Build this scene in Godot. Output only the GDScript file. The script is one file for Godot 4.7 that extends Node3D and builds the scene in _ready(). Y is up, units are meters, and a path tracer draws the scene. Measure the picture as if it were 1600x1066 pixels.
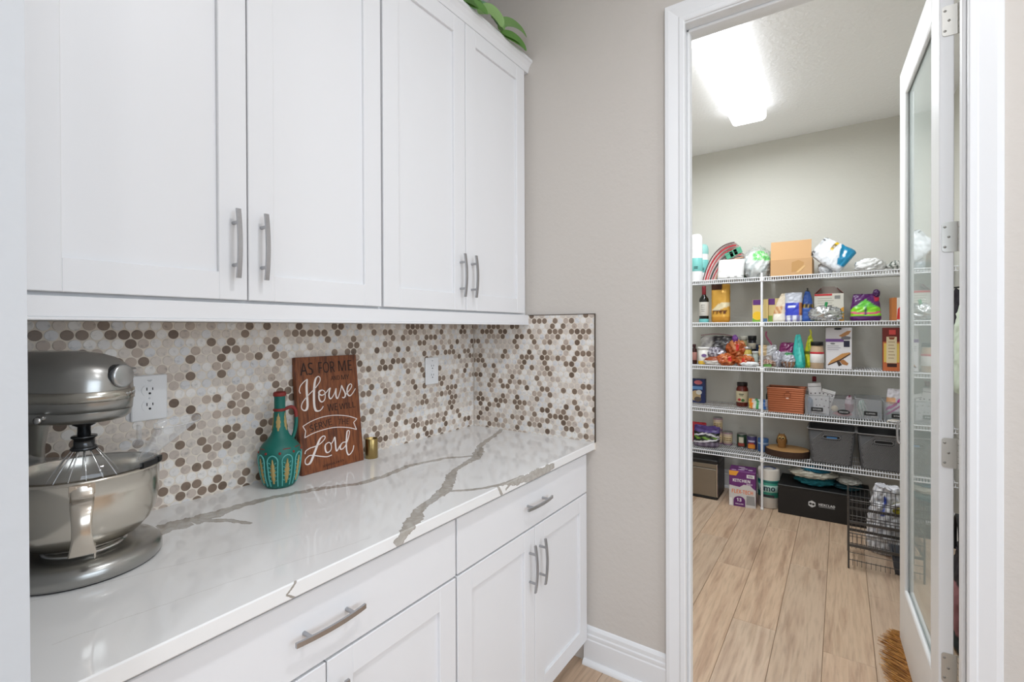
extends Node3D
# A butler's pantry: white shaker cabinets over a quartz counter on the left, an open glass door to a walk-in pantry on the right.
# Axes: -Z runs along the cabinets into the pantry, +X is to the right, y up, metres. The camera stands above the origin.

const WALL_X := -1.471      # long tiled wall
const END_Z := -1.80        # wall with the pantry doorway
const END_T := 0.115
const CEIL := 2.925
const COUNTER_Y := 0.914
const PANTRY_Z := -4.46
const SHELF_Y := [1.768, 1.426, 1.081, 0.739, 0.398]

var M := {}
var mats := {}
var rng := RandomNumberGenerator.new()
var names := {}


# ---------------------------------------------------------------- mesh building
class Mb:
	var st := SurfaceTool.new()
	var xf := Transform3D.IDENTITY
	var tint := Color.WHITE

	func _init():
		st.begin(Mesh.PRIMITIVE_TRIANGLES)
		st.set_smooth_group(-1)

	func vert(p: Vector3, uv := Vector2.ZERO, c = null):
		st.set_color(c if c != null else tint)
		st.set_uv(uv)
		st.add_vertex(xf * p)

	# corners run counter-clockwise as seen from outside
	func quad(a: Vector3, b: Vector3, c: Vector3, d: Vector3, uv := Rect2(0, 0, 1, 1)):
		var u := [Vector2(uv.position.x, uv.end.y), uv.end, Vector2(uv.end.x, uv.position.y), uv.position]
		var p := [a, b, c, d]
		for i in [0, 2, 1, 0, 3, 2]:
			vert(p[i], u[i])

	func face(pts: Array, inside: Vector3):
		var mid := Vector3.ZERO
		for p in pts:
			mid += p
		mid /= pts.size()
		var n: Vector3 = (pts[1] - pts[0]).cross(pts[2] - pts[0])
		var f := n.dot(mid - inside) < 0
		for i in range(1, pts.size() - 1):
			vert(pts[0]); vert(pts[i] if f else pts[i + 1]); vert(pts[i + 1] if f else pts[i])

	func box(c: Vector3, s: Vector3, b := 0.002):
		st.set_smooth_group(-1)
		var h := s / 2.0
		b = minf(b, minf(h.x, minf(h.y, h.z)) * 0.9)
		var P := func(ax: int, g: Vector3) -> Vector3:
			var q := h - Vector3(b, b, b)
			q[ax] = h[ax]
			return c + q * g
		for ax in 3:
			var a1 := (ax + 1) % 3
			var a2 := (ax + 2) % 3
			for s0 in [-1.0, 1.0]:
				var pts := []
				for k in [[-1.0, -1.0], [1.0, -1.0], [1.0, 1.0], [-1.0, 1.0]]:
					var g := Vector3.ZERO
					g[ax] = s0; g[a1] = k[0]; g[a2] = k[1]
					pts.append(P.call(ax, g))
				face(pts, c)
				if b <= 0.0:
					continue
				for s1 in [-1.0, 1.0]:
					var g0 := Vector3.ZERO
					g0[ax] = s0; g0[a1] = s1; g0[a2] = -1.0
					var g1 := g0
					g1[a2] = 1.0
					face([P.call(ax, g0), P.call(ax, g1), P.call(a1, g1), P.call(a1, g0)], c)
		if b <= 0.0:
			return
		for sx in [-1.0, 1.0]:
			for sy in [-1.0, 1.0]:
				for sz in [-1.0, 1.0]:
					var g := Vector3(sx, sy, sz)
					face([P.call(0, g), P.call(1, g), P.call(2, g)], c)

	func span(a: Vector3, b: Vector3, bev := 0.002):
		box((a + b) / 2.0, (b - a).abs(), bev)

	# rings of equal size, joined one to the next; col(ring, point) may tint
	func loft(rings: Array, closed := true, cap := true, group := 1, col = null):
		st.set_smooth_group(group)
		var n: int = rings[0].size()
		var m := rings.size()
		for i in m - 1:
			for j in (n if closed else n - 1):
				var k := (j + 1) % n
				var p := [rings[i][j], rings[i][k], rings[i + 1][k], rings[i + 1][j]]
				var q := [[i, j], [i, j + 1], [i + 1, j + 1], [i + 1, j]]
				for t in [0, 2, 1, 0, 3, 2]:
					var uv := Vector2(float(q[t][1]) / n, float(q[t][0]) / (m - 1))
					vert(p[t], uv, col.call(uv.x, uv.y) if col != null else null)
		if cap:
			for e in [0, m - 1]:
				st.set_smooth_group(group + 1 + (1 if e else 0))
				var mid := Vector3.ZERO
				for p in rings[e]:
					mid += p
				mid /= n
				for j in n:
					var a: Vector3 = rings[e][j]
					var b: Vector3 = rings[e][(j + 1) % n]
					var uv := Vector2(float(j) / n, 0.0 if e == 0 else 1.0)
					var c = col.call(uv.x, uv.y) if col != null else null
					vert(mid, uv, c); vert(b if e else a, uv, c); vert(a if e else b, uv, c)

	# profile of Vector2(radius, height), turned about y
	func lathe(prof: Array, seg := 24, cap := true, group := 1, col = null):
		var rings := []
		for p in prof:
			var r := []
			for j in seg:
				var a := -TAU * j / seg
				r.append(Vector3(p.x * cos(a), p.y, p.x * sin(a)))
			rings.append(r)
		loft(rings, true, cap, group, col)

	func tube(pts: Array, r: float, seg := 6, closed := false, cap := true):
		var n := pts.size()
		var rings := []
		var side := Vector3.ZERO
		for i in n:
			var d: Vector3
			if closed:
				d = (pts[(i + 1) % n] - pts[(i + n - 1) % n]).normalized()
			else:
				d = (pts[mini(i + 1, n - 1)] - pts[maxi(i - 1, 0)]).normalized()
			if side == Vector3.ZERO:
				side = d.cross(Vector3.UP if absf(d.y) < 0.9 else Vector3.RIGHT).normalized()
			side = (side - d * side.dot(d)).normalized()
			var up := side.cross(d)
			var ring := []
			for j in seg:
				var a := TAU * j / seg
				ring.append(pts[i] + (side * cos(a) + up * sin(a)) * r)
			rings.append(ring)
		if closed:
			rings.append(rings[0])
		loft(rings, true, cap and not closed, 1)

	func rod(a: Vector3, b: Vector3, r: float, seg := 8):
		tube([a, b], r, seg)

	# a flat outline in x, y pushed from z0 to z1
	func prism(poly: PackedVector2Array, z0: float, z1: float):
		st.set_smooth_group(-1)
		if Geometry2D.is_polygon_clockwise(poly):
			poly.reverse()
		var t := Geometry2D.triangulate_polygon(poly)
		for i in range(0, t.size(), 3):
			var a := poly[t[i]]; var b := poly[t[i + 1]]; var c := poly[t[i + 2]]
			if (b - a).cross(c - a) < 0:
				var s := b
				b = c; c = s
			vert(Vector3(a.x, a.y, z1)); vert(Vector3(c.x, c.y, z1)); vert(Vector3(b.x, b.y, z1))
			vert(Vector3(a.x, a.y, z0)); vert(Vector3(b.x, b.y, z0)); vert(Vector3(c.x, c.y, z0))
		for i in poly.size():
			var a := poly[i]; var b := poly[(i + 1) % poly.size()]
			quad(Vector3(a.x, a.y, z0), Vector3(b.x, b.y, z0), Vector3(b.x, b.y, z1), Vector3(a.x, a.y, z1))

	# a moulding: profile in (out, up) swept from a to b, "out" turned to face the given way
	func moulding(prof: Array, a: Vector3, b: Vector3, out: Vector3, up: Vector3):
		st.set_smooth_group(-1)
		var c := Vector3.ZERO
		for p in prof:
			c += out * p.x + up * p.y
		c = c / prof.size() + (a + b) / 2.0
		var ra := []; var rb := []
		for p in prof:
			ra.append(a + out * p.x + up * p.y)
			rb.append(b + out * p.x + up * p.y)
		var away := (b - a).normalized()
		var poly := PackedVector2Array(prof)
		for i in prof.size():
			var k := (i + 1) % prof.size()
			var e: Vector2 = prof[k] - prof[i]
			var nn := Vector2(e.y, -e.x) * (1.0 if not Geometry2D.is_polygon_clockwise(poly) else -1.0)
			var inside: Vector3 = (ra[i] + rb[k]) / 2.0 - (out * nn.x + up * nn.y)
			face([ra[i], rb[i], rb[k], ra[k]], inside)
		var t := Geometry2D.triangulate_polygon(poly)
		for i in range(0, t.size(), 3):
			face([ra[t[i]], ra[t[i + 1]], ra[t[i + 2]]], c + away)
			face([rb[t[i]], rb[t[i + 1]], rb[t[i + 2]]], c - away)

	func done() -> ArrayMesh:
		st.index()
		st.generate_normals()
		return st.commit()


# ---------------------------------------------------------------- objects
func numbered(n: String) -> String:
	var k: int = names.get(n, 0)
	names[n] = k + 1
	return n if k == 0 else "%s_%03d" % [n, k]


func tag(o: Node3D, label: String, category: String, group := ""):
	o.set_meta("label", label)
	o.set_meta("category", category)
	if group:
		o.set_meta("group", group)


func thing(called: String, label: String, category: String, where := Vector3.ZERO, turn := 0.0, group := "") -> Node3D:
	var o := Node3D.new()
	o.name = numbered(called)
	add_child(o)
	o.position = where
	o.rotation.y = turn
	tag(o, label, category, group)
	return o


func part(parent: Node, called: String, mesh, material: Material, label := "") -> MeshInstance3D:
	var o := MeshInstance3D.new()
	o.name = called
	o.mesh = mesh.done() if mesh is Mb else mesh
	o.material_override = material
	parent.add_child(o, true)
	if label:
		o.set_meta("label", label)
	return o


func structure(called: String, mesh, material: Material) -> MeshInstance3D:
	var o := part(self, called, mesh, material)
	o.set_meta("kind", "structure")
	return o


func lettering(parent: Node, words: String, size: Vector2, where: Vector3, face_turn: Basis, material: Material, bold := true, serif := false) -> MeshInstance3D:
	var t := TextMesh.new()
	var f := SystemFont.new()
	f.font_names = PackedStringArray(["Droid Serif" if serif else "Droid Sans"])
	f.font_weight = 700 if bold else 400
	t.font = f
	t.text = words
	t.font_size = 32
	t.pixel_size = 0.01
	t.depth = 0.02
	t.curve_step = 2.0
	var b := t.get_aabb()
	var o := part(parent, "lettering", t, material)
	var k := Vector3(size.x / maxf(b.size.x, 0.001), size.y / maxf(b.size.y, 0.001), 0.04)
	o.transform = Transform3D(face_turn * Basis.from_scale(k), where - face_turn * (k * (b.position + b.size / 2.0)))
	return o


# ---------------------------------------------------------------- materials
func mat(c: Color, rough := 0.6, metal := 0.0) -> StandardMaterial3D:
	var key := "%s %.2f %.2f" % [c.to_html(), rough, metal]
	if not mats.has(key):
		var m := StandardMaterial3D.new()
		m.albedo_color = c
		m.roughness = rough
		m.metallic = metal
		mats[key] = m
	return mats[key]


func rgb(r: int, g: int, b: int, rough := 0.6, metal := 0.0) -> StandardMaterial3D:
	return mat(Color8(r, g, b), rough, metal)


func lin(r: int, g: int, b: int) -> Color:
	return Color8(r, g, b).srgb_to_linear()


func noise_tex(freq: float, stops: Array, size := 256, oct := 4, warp := 0.0, as_normal := false, kind := FastNoiseLite.TYPE_SIMPLEX_SMOOTH, sd := 1) -> NoiseTexture2D:
	var n := FastNoiseLite.new()
	n.noise_type = kind
	n.seed = sd
	n.frequency = freq
	n.fractal_octaves = oct
	if warp > 0.0:
		n.domain_warp_enabled = true
		n.domain_warp_amplitude = warp
		n.domain_warp_frequency = freq * 0.7
	var t := NoiseTexture2D.new()
	t.width = size
	t.height = size
	t.seamless = true
	t.noise = n
	if as_normal:
		t.as_normal_map = true
		t.bump_strength = 4.0
	elif stops.size():
		var g := Gradient.new()
		var off := PackedFloat32Array()
		var cols := PackedColorArray()
		for s in stops:
			off.append(s[0]); cols.append(s[1])
		g.offsets = off
		g.colors = cols
		t.color_ramp = g
	return t


func print_mat(rough := 0.5, metal := 0.0) -> StandardMaterial3D:
	var key := "print %.2f %.2f" % [rough, metal]
	if not mats.has(key):
		var m := StandardMaterial3D.new()
		m.vertex_color_use_as_albedo = true
		m.roughness = rough
		m.metallic = metal
		mats[key] = m
	return mats[key]


func triplanar(m: StandardMaterial3D, scale: Vector3, world := true) -> StandardMaterial3D:
	m.uv1_triplanar = true
	m.uv1_world_triplanar = world
	m.uv1_scale = scale
	m.uv1_triplanar_sharpness = 8.0
	return m


func clear(c: Color, alpha: float, rough := 0.04) -> StandardMaterial3D:
	var m := StandardMaterial3D.new()
	m.transparency = BaseMaterial3D.TRANSPARENCY_ALPHA
	m.albedo_color = Color(c, alpha)
	m.roughness = rough
	return m


func make_materials():
	M.paint = rgb(233, 233, 234, 0.42)
	M.trim = rgb(235, 235, 235, 0.4)
	var wall := StandardMaterial3D.new()
	wall.albedo_color = Color8(206, 199, 191)
	wall.roughness = 0.85
	wall.heightmap_enabled = true
	wall.heightmap_texture = noise_tex(0.03, [], 512, 3)
	wall.heightmap_scale = 0.06
	M.wall = triplanar(wall, Vector3(2.2, 2.2, 2.2))
	var pw: StandardMaterial3D = wall.duplicate()
	pw.albedo_color = Color8(208, 206, 197)
	M.pantry_wall = pw
	var nw: StandardMaterial3D = wall.duplicate()
	nw.albedo_color = Color8(196, 198, 200)
	nw.heightmap_scale = 0.04
	M.near_wall = nw
	var ceil: StandardMaterial3D = wall.duplicate()
	ceil.albedo_color = Color8(246, 246, 246)
	ceil.heightmap_texture = noise_tex(0.05, [], 512, 4, 0.0, false, FastNoiseLite.TYPE_CELLULAR)
	ceil.heightmap_scale = 0.25
	M.ceiling = triplanar(ceil, Vector3(1.6, 1.6, 1.6))
	M.steel = rgb(176, 176, 176, 0.28, 1.0)
	M.nickel = rgb(176, 176, 178, 0.27, 1.0)
	M.hinge = rgb(196, 194, 188, 0.35, 0.9)
	M.black = rgb(16, 16, 17, 0.5)
	M.white = rgb(236, 236, 236, 0.5)
	M.wire = rgb(232, 233, 236, 0.35)
	M.kraft = rgb(192, 152, 108, 0.8)
	M.clear = clear(Color8(240, 244, 246), 0.08)
	M.cloudy = clear(Color8(225, 228, 230), 0.22, 0.12)
	# planks: long streaks along z, five of them shifted and toned apart
	var grain := noise_tex(0.011, [[0.0, Color8(168, 140, 117)], [0.3, Color8(194, 167, 143)], [0.55, Color8(211, 186, 161)], [0.8, Color8(198, 172, 147)], [1.0, Color8(180, 152, 127)]], 1024, 5, 55.0)
	var fine := noise_tex(0.09, [[0.0, Color8(226, 226, 226)], [0.45, Color8(249, 249, 249)], [1.0, Color8(255, 255, 255)]], 512, 3, 0.0, false, FastNoiseLite.TYPE_SIMPLEX, 5)
	M.planks = []
	for i in 5:
		var p := StandardMaterial3D.new()
		p.albedo_texture = grain
		p.albedo_color = [Color(0.97, 0.97, 0.97), Color(0.95, 0.935, 0.92), Color(0.975, 0.955, 0.935), Color(0.94, 0.935, 0.93), Color(0.96, 0.945, 0.925)][i]
		p.roughness = 0.5
		p.detail_enabled = true
		p.detail_albedo = fine
		p.detail_blend_mode = BaseMaterial3D.BLEND_MODE_MUL
		p.detail_uv_layer = BaseMaterial3D.DETAIL_UV_1
		triplanar(p, Vector3(1.15, 1.0, 0.10))
		p.uv1_offset = Vector3(0.37 * i, 0, 0.61 * i)
		M.planks.append(p)
	# penny tiles
	var marble := noise_tex(0.02, [[0.0, Color8(196, 196, 198)], [0.2, Color8(238, 236, 234)], [0.42, Color8(254, 252, 250)], [1.0, Color8(255, 253, 250)]], 256, 4, 20.0)
	M.tiles = []
	for c in TILE_COLORS:
		var t := StandardMaterial3D.new()
		t.albedo_color = c
		t.albedo_texture = marble
		t.roughness = 0.38
		triplanar(t, Vector3(9, 9, 9))
		M.tiles.append(t)
	var many := StandardMaterial3D.new()
	many.vertex_color_use_as_albedo = true
	many.albedo_texture = marble
	many.roughness = 0.38
	M.tile_many = triplanar(many, Vector3(9, 9, 9))
	M.grout = rgb(230, 220, 206, 0.9)
	M.quartz = quartz()


const TILE_COLORS := [Color(0.51, 0.44, 0.38), Color(0.55, 0.48, 0.42), Color(0.44, 0.37, 0.315), Color(0.74, 0.68, 0.63), Color(0.78, 0.73, 0.69), Color(0.85, 0.815, 0.78), Color(0.89, 0.88, 0.87), Color(0.93, 0.92, 0.905), Color(0.87, 0.87, 0.875)]


# white quartz with grey-brown veins: u runs from the near wall to the end wall, v from the tiled wall over the front edge
func quartz() -> StandardMaterial3D:
	var W := 2048
	var H := 832
	var im := Image.create(W, H, false, Image.FORMAT_RGB8)
	var n := FastNoiseLite.new()
	n.frequency = 0.004
	n.seed = 3
	im.fill(Color8(238, 237, 235))
	var hair := [[[0.16, 0.30, 0.5], [0.62, 0.45, 0.5]], [[0.2, 0.50, 0.4], [0.42, 0.53, 0.4], [0.7, 0.60, 0.4]], [[0.95, 0.25, 0.4], [1.3, 0.33, 0.4], [1.6, 0.30, 0.4]]]
	var veins := [
		[[1.80, 0.165, 19], [1.745, 0.19, 22], [1.684, 0.212, 20], [1.62, 0.232, 22], [1.566, 0.25, 27], [1.47, 0.292, 32], [1.411, 0.333, 40], [1.344, 0.378, 40], [1.241, 0.397, 19], [1.18, 0.42, 22], [1.131, 0.449, 35], [1.042, 0.513, 40], [0.963, 0.538, 27], [0.882, 0.561, 32], [0.814, 0.607, 40], [0.77, 0.63, 35], [0.735, 0.655, 30]],
		[[1.375, 0.361, 18], [1.287, 0.291, 22], [1.142, 0.247, 27], [1.012, 0.27, 27], [0.919, 0.265, 25], [0.831, 0.205, 31], [0.736, 0.168, 27], [0.639, 0.154, 36], [0.551, 0.160, 61], [0.511, 0.162, 72], [0.45, 0.155, 68], [0.40, 0.16, 58], [0.3, 0.2, 47], [0.16, 0.22, 40]],
		[[0.53, 0.17, 18], [0.562, 0.225, 21], [0.584, 0.285, 16], [0.588, 0.30, 6]],
		[[0.985, 0.545, 18], [1.022, 0.536, 14], [1.071, 0.583, 16], [1.148, 0.620, 18], [1.209, 0.640, 24], [1.28, 0.647, 32], [1.38, 0.649, 34], [1.43, 0.648, 30], [1.462, 0.645, 24]],
		[[1.13, 0.628, 8], [1.145, 0.66, 10]], [[1.165, 0.652, 8], [1.19, 0.64, 6]], [[0.50, 0.63, 3], [0.48, 0.65, 4], [0.5, 0.664, 3]],
	]
	var body := [Color8(172, 166, 157), Color8(158, 151, 142), Color8(184, 179, 171)]
	for pass_ in [0, 1]:
		for line in (hair if pass_ == 0 else veins):
			for i in line.size() - 1:
				var a := Vector2(line[i][0], line[i][1])
				var b := Vector2(line[i + 1][0], line[i + 1][1])
				var d := (b - a).normalized()
				var side := Vector2(-d.y, d.x)
				var steps := int(a.distance_to(b) / 0.0006)
				for s in steps:
					var k := float(s) / steps
					var c := a.lerp(b, k)
					var w: float = lerpf(line[i][2], line[i + 1][2], k)
					var px := Vector2((c.x - 0.16) / 1.64 * W, c.y / 0.666 * H)
					px += Vector2(n.get_noise_2d(px.x * 2, px.y), n.get_noise_2d(px.y, px.x * 2)) * 9.0
					var l := w * 0.55 * (1.0 + 0.55 * n.get_noise_2d(px.x * 4, 40 + px.y * 4) + 0.25 * n.get_noise_2d(px.x * 11, 40 + px.y * 11))
					var r := w * 0.55 * (1.0 + 0.55 * n.get_noise_2d(90 + px.x * 4, px.y * 4) + 0.25 * n.get_noise_2d(90 + px.x * 11, px.y * 11))
					var t := -l
					while t <= r:
						var q := px + side * t
						if q.x >= 0 and q.y >= 0 and q.x < W - 1 and q.y < H - 1:
							var e := absf(n.get_noise_2d(q.x * 5, q.y * 5 + 300))
							var col: Color = Color8(208, 205, 200) if pass_ == 0 else (body[1] if minf(t + l, r - t) < 1.6 else body[0].lerp(body[2], clampf(e * 2.5, 0, 1)))
							im.set_pixel(int(q.x), int(q.y), col)
							im.set_pixel(int(q.x) + 1, int(q.y), col)
						t += 0.7
	var m := StandardMaterial3D.new()
	m.albedo_texture = ImageTexture.create_from_image(im)
	m.roughness = 0.035
	m.texture_repeat = false
	return m


# ---------------------------------------------------------------- the scene
func _ready():
	rng.seed = 7
	set_camera_and_light()
	make_materials()
	build_room()
	build_floor()
	build_tiles()
	build_cabinets()
	build_door()
	build_shelves()
	build_counter_things()
	build_pantry_things()


func set_camera_and_light():
	var cam := Camera3D.new()
	cam.name = "camera"
	add_child(cam)
	cam.position = Vector3(0, 1.378, 0)
	cam.basis = Basis(Vector3.UP, 0.597167) * Basis(Vector3.RIGHT, -0.0053006) * Basis(Vector3.BACK, -0.0037172)
	cam.projection = Camera3D.PROJECTION_FRUSTUM
	cam.near = 0.05
	cam.far = 60.0
	cam.size = 1066.0 / 747.51 * cam.near
	cam.frustum_offset = Vector2(-5.76, -14.42) / 747.51 * cam.near
	cam.current = true
	var env := Environment.new()
	env.tonemap_mode = Environment.TONE_MAPPER_LINEAR
	env.tonemap_exposure = EXPOSURE
	env.background_mode = Environment.BG_SKY
	var sky := Sky.new()
	var sm := ProceduralSkyMaterial.new()
	sm.sky_top_color = Color8(120, 165, 220)
	sm.sky_horizon_color = Color8(215, 226, 236)
	sm.ground_bottom_color = Color8(120, 120, 112)
	sm.ground_horizon_color = Color8(200, 204, 204)
	sky.sky_material = sm
	env.sky = sky
	env.sdfgi_enabled = true
	env.ssao_enabled = true
	env.ssil_enabled = true
	var we := WorldEnvironment.new()
	we.name = "surroundings"
	we.environment = env
	add_child(we)
	# daylight through the wide window in the room behind the camera
	area_light("window_daylight_back", Vector3(1.15, 1.75, 2.56), Vector3(0, 0, -1), Vector2(2.5, 1.3), Color(0.90, 0.95, 1.0), WINDOW_E)
	area_light("window_daylight_right", Vector3(2.86, 1.75, -0.1), Vector3(-1, 0, 0), Vector2(2.2, 1.3), Color(0.90, 0.95, 1.0), WINDOW2_E)


func area_light(called: String, at: Vector3, towards: Vector3, size: Vector2, c: Color, e: float) -> AreaLight3D:
	var l := AreaLight3D.new()
	l.name = called
	add_child(l)
	l.look_at_from_position(at, at + towards, Vector3.UP if absf(towards.y) < 0.9 else Vector3.BACK)
	l.area_size = size
	l.light_color = c
	l.light_energy = e
	l.shadow_enabled = true
	l.set("area_range", 12.0)
	return l

const EXPOSURE := 0.82
const WINDOW_E := 4.2
const WINDOW2_E := 4.2
const CAN_E := 1.3
const PANTRY_E := 4.2


# ---------------------------------------------------------------- room
func wall_box(called: String, a: Vector3, b: Vector3, m: Material) -> MeshInstance3D:
	var k := Mb.new()
	k.span(a, b, 0.0)
	return structure(called, k, m)


func build_room():
	var t := 0.12
	var jl := -0.4765 - 0.02
	var jr := 0.295 + 0.02
	var head := 2.491 + 0.02
	wall_box("wall_left", Vector3(WALL_X - t, 0, END_Z), Vector3(WALL_X, CEIL, -0.1295), M.wall)
	# end wall with the doorway cut out
	var e := CSGBox3D.new()
	e.name = "wall_end"
	e.size = Vector3(2.9 - WALL_X + t, CEIL, END_T)
	e.position = Vector3((2.9 + WALL_X - t) / 2, CEIL / 2, END_Z - END_T / 2)
	e.material = M.wall
	add_child(e)
	e.set_meta("kind", "structure")
	var hole := CSGBox3D.new()
	hole.name = "doorway"
	hole.operation = CSGShape3D.OPERATION_SUBTRACTION
	hole.size = Vector3(jr - jl, head + 1.0, 0.4)
	hole.position = Vector3((jl + jr) / 2, head - (head + 1.0) / 2, END_Z - END_T / 2) - e.position
	e.add_child(hole)
	wall_box("wall_near", Vector3(WALL_X - t, 0, -0.1295), Vector3(-0.72, CEIL, 2.7), M.near_wall)
	var rw := CSGBox3D.new()
	rw.name = "wall_right"
	rw.size = Vector3(0.12, CEIL, 4.615)
	rw.position = Vector3(2.96, CEIL / 2, 0.3925)
	rw.material = M.wall
	add_child(rw)
	rw.set_meta("kind", "structure")
	var rh := CSGBox3D.new()
	rh.name = "window_opening"
	rh.operation = CSGShape3D.OPERATION_SUBTRACTION
	rh.size = Vector3(0.4, 1.4, 2.3)
	rh.position = Vector3(2.96, 1.75, -0.1) - rw.position
	rw.add_child(rh)
	var rf := Mb.new()
	for z in [-1.22, -0.1, 1.02]:
		rf.span(Vector3(2.92, 1.05, z - 0.03), Vector3(3.0, 2.45, z + 0.03))
	for y in [1.08, 2.42]:
		rf.span(Vector3(2.92, y - 0.03, -1.25), Vector3(3.0, y + 0.03, 1.05))
	structure("window_2", rf, M.trim)
	# the wall behind the camera has a wide window
	var w := CSGBox3D.new()
	w.name = "wall_back"
	w.size = Vector3(3.69, CEIL, 0.12)
	w.position = Vector3(1.055, CEIL / 2, 2.66)
	w.material = M.wall
	add_child(w)
	w.set_meta("kind", "structure")
	var wh := CSGBox3D.new()
	wh.name = "window_opening"
	wh.operation = CSGShape3D.OPERATION_SUBTRACTION
	wh.size = Vector3(2.6, 1.4, 0.4)
	wh.position = Vector3(1.15, 1.75, 2.66) - w.position
	w.add_child(wh)
	var wf := Mb.new()
	for x in [-0.12, 0.72, 1.58, 2.42]:
		wf.span(Vector3(x - 0.03, 1.05, 2.62), Vector3(x + 0.03, 2.45, 2.70))
	for y in [1.08, 2.42]:
		wf.span(Vector3(-0.15, y - 0.03, 2.62), Vector3(2.45, y + 0.03, 2.70))
	structure("window_1", wf, M.trim)
	wall_box("ceiling", Vector3(WALL_X - t, CEIL, END_Z - END_T / 2), Vector3(3.02, CEIL + 0.1, 2.72), M.ceiling)
	# pantry shell
	var pl := -1.36
	var pr := 0.62
	wall_box("wall_pantry_back", Vector3(pl - t, 0, PANTRY_Z - t), Vector3(pr + t, CEIL, PANTRY_Z), M.pantry_wall)
	wall_box("wall_pantry_left", Vector3(pl - t, 0, PANTRY_Z), Vector3(pl, CEIL, END_Z - END_T), M.pantry_wall)
	wall_box("wall_pantry_right", Vector3(pr, 0, PANTRY_Z), Vector3(pr + t, CEIL, END_Z - END_T), M.pantry_wall)
	wall_box("ceiling_pantry", Vector3(pl - t, CEIL, PANTRY_Z - t), Vector3(pr + t, CEIL + 0.1, END_Z - END_T / 2), M.ceiling)
	# door lining with its stop
	var jamb := Mb.new()
	var z0 := END_Z - END_T - 0.006
	var z1 := END_Z + 0.004
	jamb.span(Vector3(jl, 0, z0), Vector3(jl + 0.02, head, z1), 0.002)
	jamb.span(Vector3(jr - 0.02, 0, z0), Vector3(jr, head, z1), 0.002)
	jamb.span(Vector3(jl, head - 0.02, z0), Vector3(jr, head, z1), 0.002)
	var zs := END_Z - 0.075
	jamb.span(Vector3(jl + 0.02, 0, zs), Vector3(jl + 0.031, head - 0.02, zs + 0.035), 0.003)
	jamb.span(Vector3(jr - 0.031, 0, zs), Vector3(jr - 0.02, head - 0.02, zs + 0.035), 0.003)
	jamb.span(Vector3(jl + 0.02, head - 0.031, zs), Vector3(jr - 0.02, head - 0.02, zs + 0.035), 0.003)
	structure("trim_1", jamb, M.trim)
	# casing round the doorway: x = from the opening outward, y = off the wall
	var prof := [Vector2(0, 0), Vector2(0, 0.009), Vector2(0.004, 0.012), Vector2(0.018, 0.013), Vector2(0.022, 0.010), Vector2(0.030, 0.012), Vector2(0.056, 0.018), Vector2(0.068, 0.018), Vector2(0.071, 0.014), Vector2(0.072, 0.0)]
	var cz := END_Z
	var il := jl + 0.026
	var ir := jr - 0.026
	var it := head - 0.014
	var cas := Mb.new()
	sweep_casing(cas, prof, [Vector3(il, 0, cz), Vector3(il, it, cz), Vector3(ir, it, cz), Vector3(ir, 0, cz)])
	structure("trim_2", cas, M.trim)
	# baseboards with a quarter round
	var bb := [Vector2(0, 0), Vector2(0.014, 0), Vector2(0.014, 0.098), Vector2(0.0115, 0.103), Vector2(0.0125, 0.112), Vector2(0.0125, 0.119), Vector2(0.0095, 0.124), Vector2(0.0095, 0.140), Vector2(0.005, 0.150), Vector2(0, 0.153)]
	var qr := [Vector2(0.012, 0.0), Vector2(0.030, 0.0), Vector2(0.0295, 0.006), Vector2(0.027, 0.012), Vector2(0.022, 0.017), Vector2(0.016, 0.0195), Vector2(0.012, 0.02)]
	base_board("baseboard_end", bb, qr, Vector3(-0.88, 0, END_Z), Vector3(il - 0.071, 0, END_Z), Vector3(0, 0, 1))
	base_board("baseboard_right", bb, qr, Vector3(ir + 0.071, 0, END_Z), Vector3(2.9, 0, END_Z), Vector3(0, 0, 1))
	base_board("baseboard_pantry", bb, qr, Vector3(pl, 0, PANTRY_Z), Vector3(pr, 0, PANTRY_Z), Vector3(0, 0, 1))
	base_board("baseboard_pantry_right", bb, qr, Vector3(pr, 0, PANTRY_Z), Vector3(pr, 0, END_Z - END_T), Vector3(-1, 0, 0))
	# recessed lights in the kitchen ceiling: a ring, a glowing disc and a lamp of the same size
	var k := 0
	for p in [Vector2(0.15, -0.75), Vector2(1.6, -0.75), Vector2(0.15, 1.0), Vector2(1.6, 1.0)]:
		var o := thing("recessed_light", ["round white recessed ceiling light nearest the doorway", "round white recessed ceiling light by the right wall", "round white recessed ceiling light by the window behind", "round white recessed ceiling light in the far corner behind"][k], "ceiling light", Vector3(p.x, CEIL, p.y), 0, "recessed ceiling lights")
		k += 1
		var r := Mb.new()
		r.lathe([Vector2(0.075, -0.004), Vector2(0.095, -0.006), Vector2(0.1, -0.001), Vector2(0.1, 0.0), Vector2(0.075, 0.0)], 32, false)
		part(o, "trim_ring", r, M.trim)
		var g := StandardMaterial3D.new()
		g.albedo_color = Color.WHITE
		g.emission_enabled = true
		g.emission = Color(1, 0.97, 0.92)
		g.emission_energy_multiplier = 3.0
		var d := Mb.new()
		d.lathe([Vector2(0.0, -0.003), Vector2(0.074, -0.003), Vector2(0.074, -0.001), Vector2(0.0, -0.001)], 32, false)
		part(o, "lens", d, g)
		area_light("recessed_lamp", Vector3(p.x, CEIL - 0.012, p.y), Vector3.DOWN, Vector2(0.15, 0.15), Color(0.97, 0.98, 1.0), CAN_E)


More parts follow.
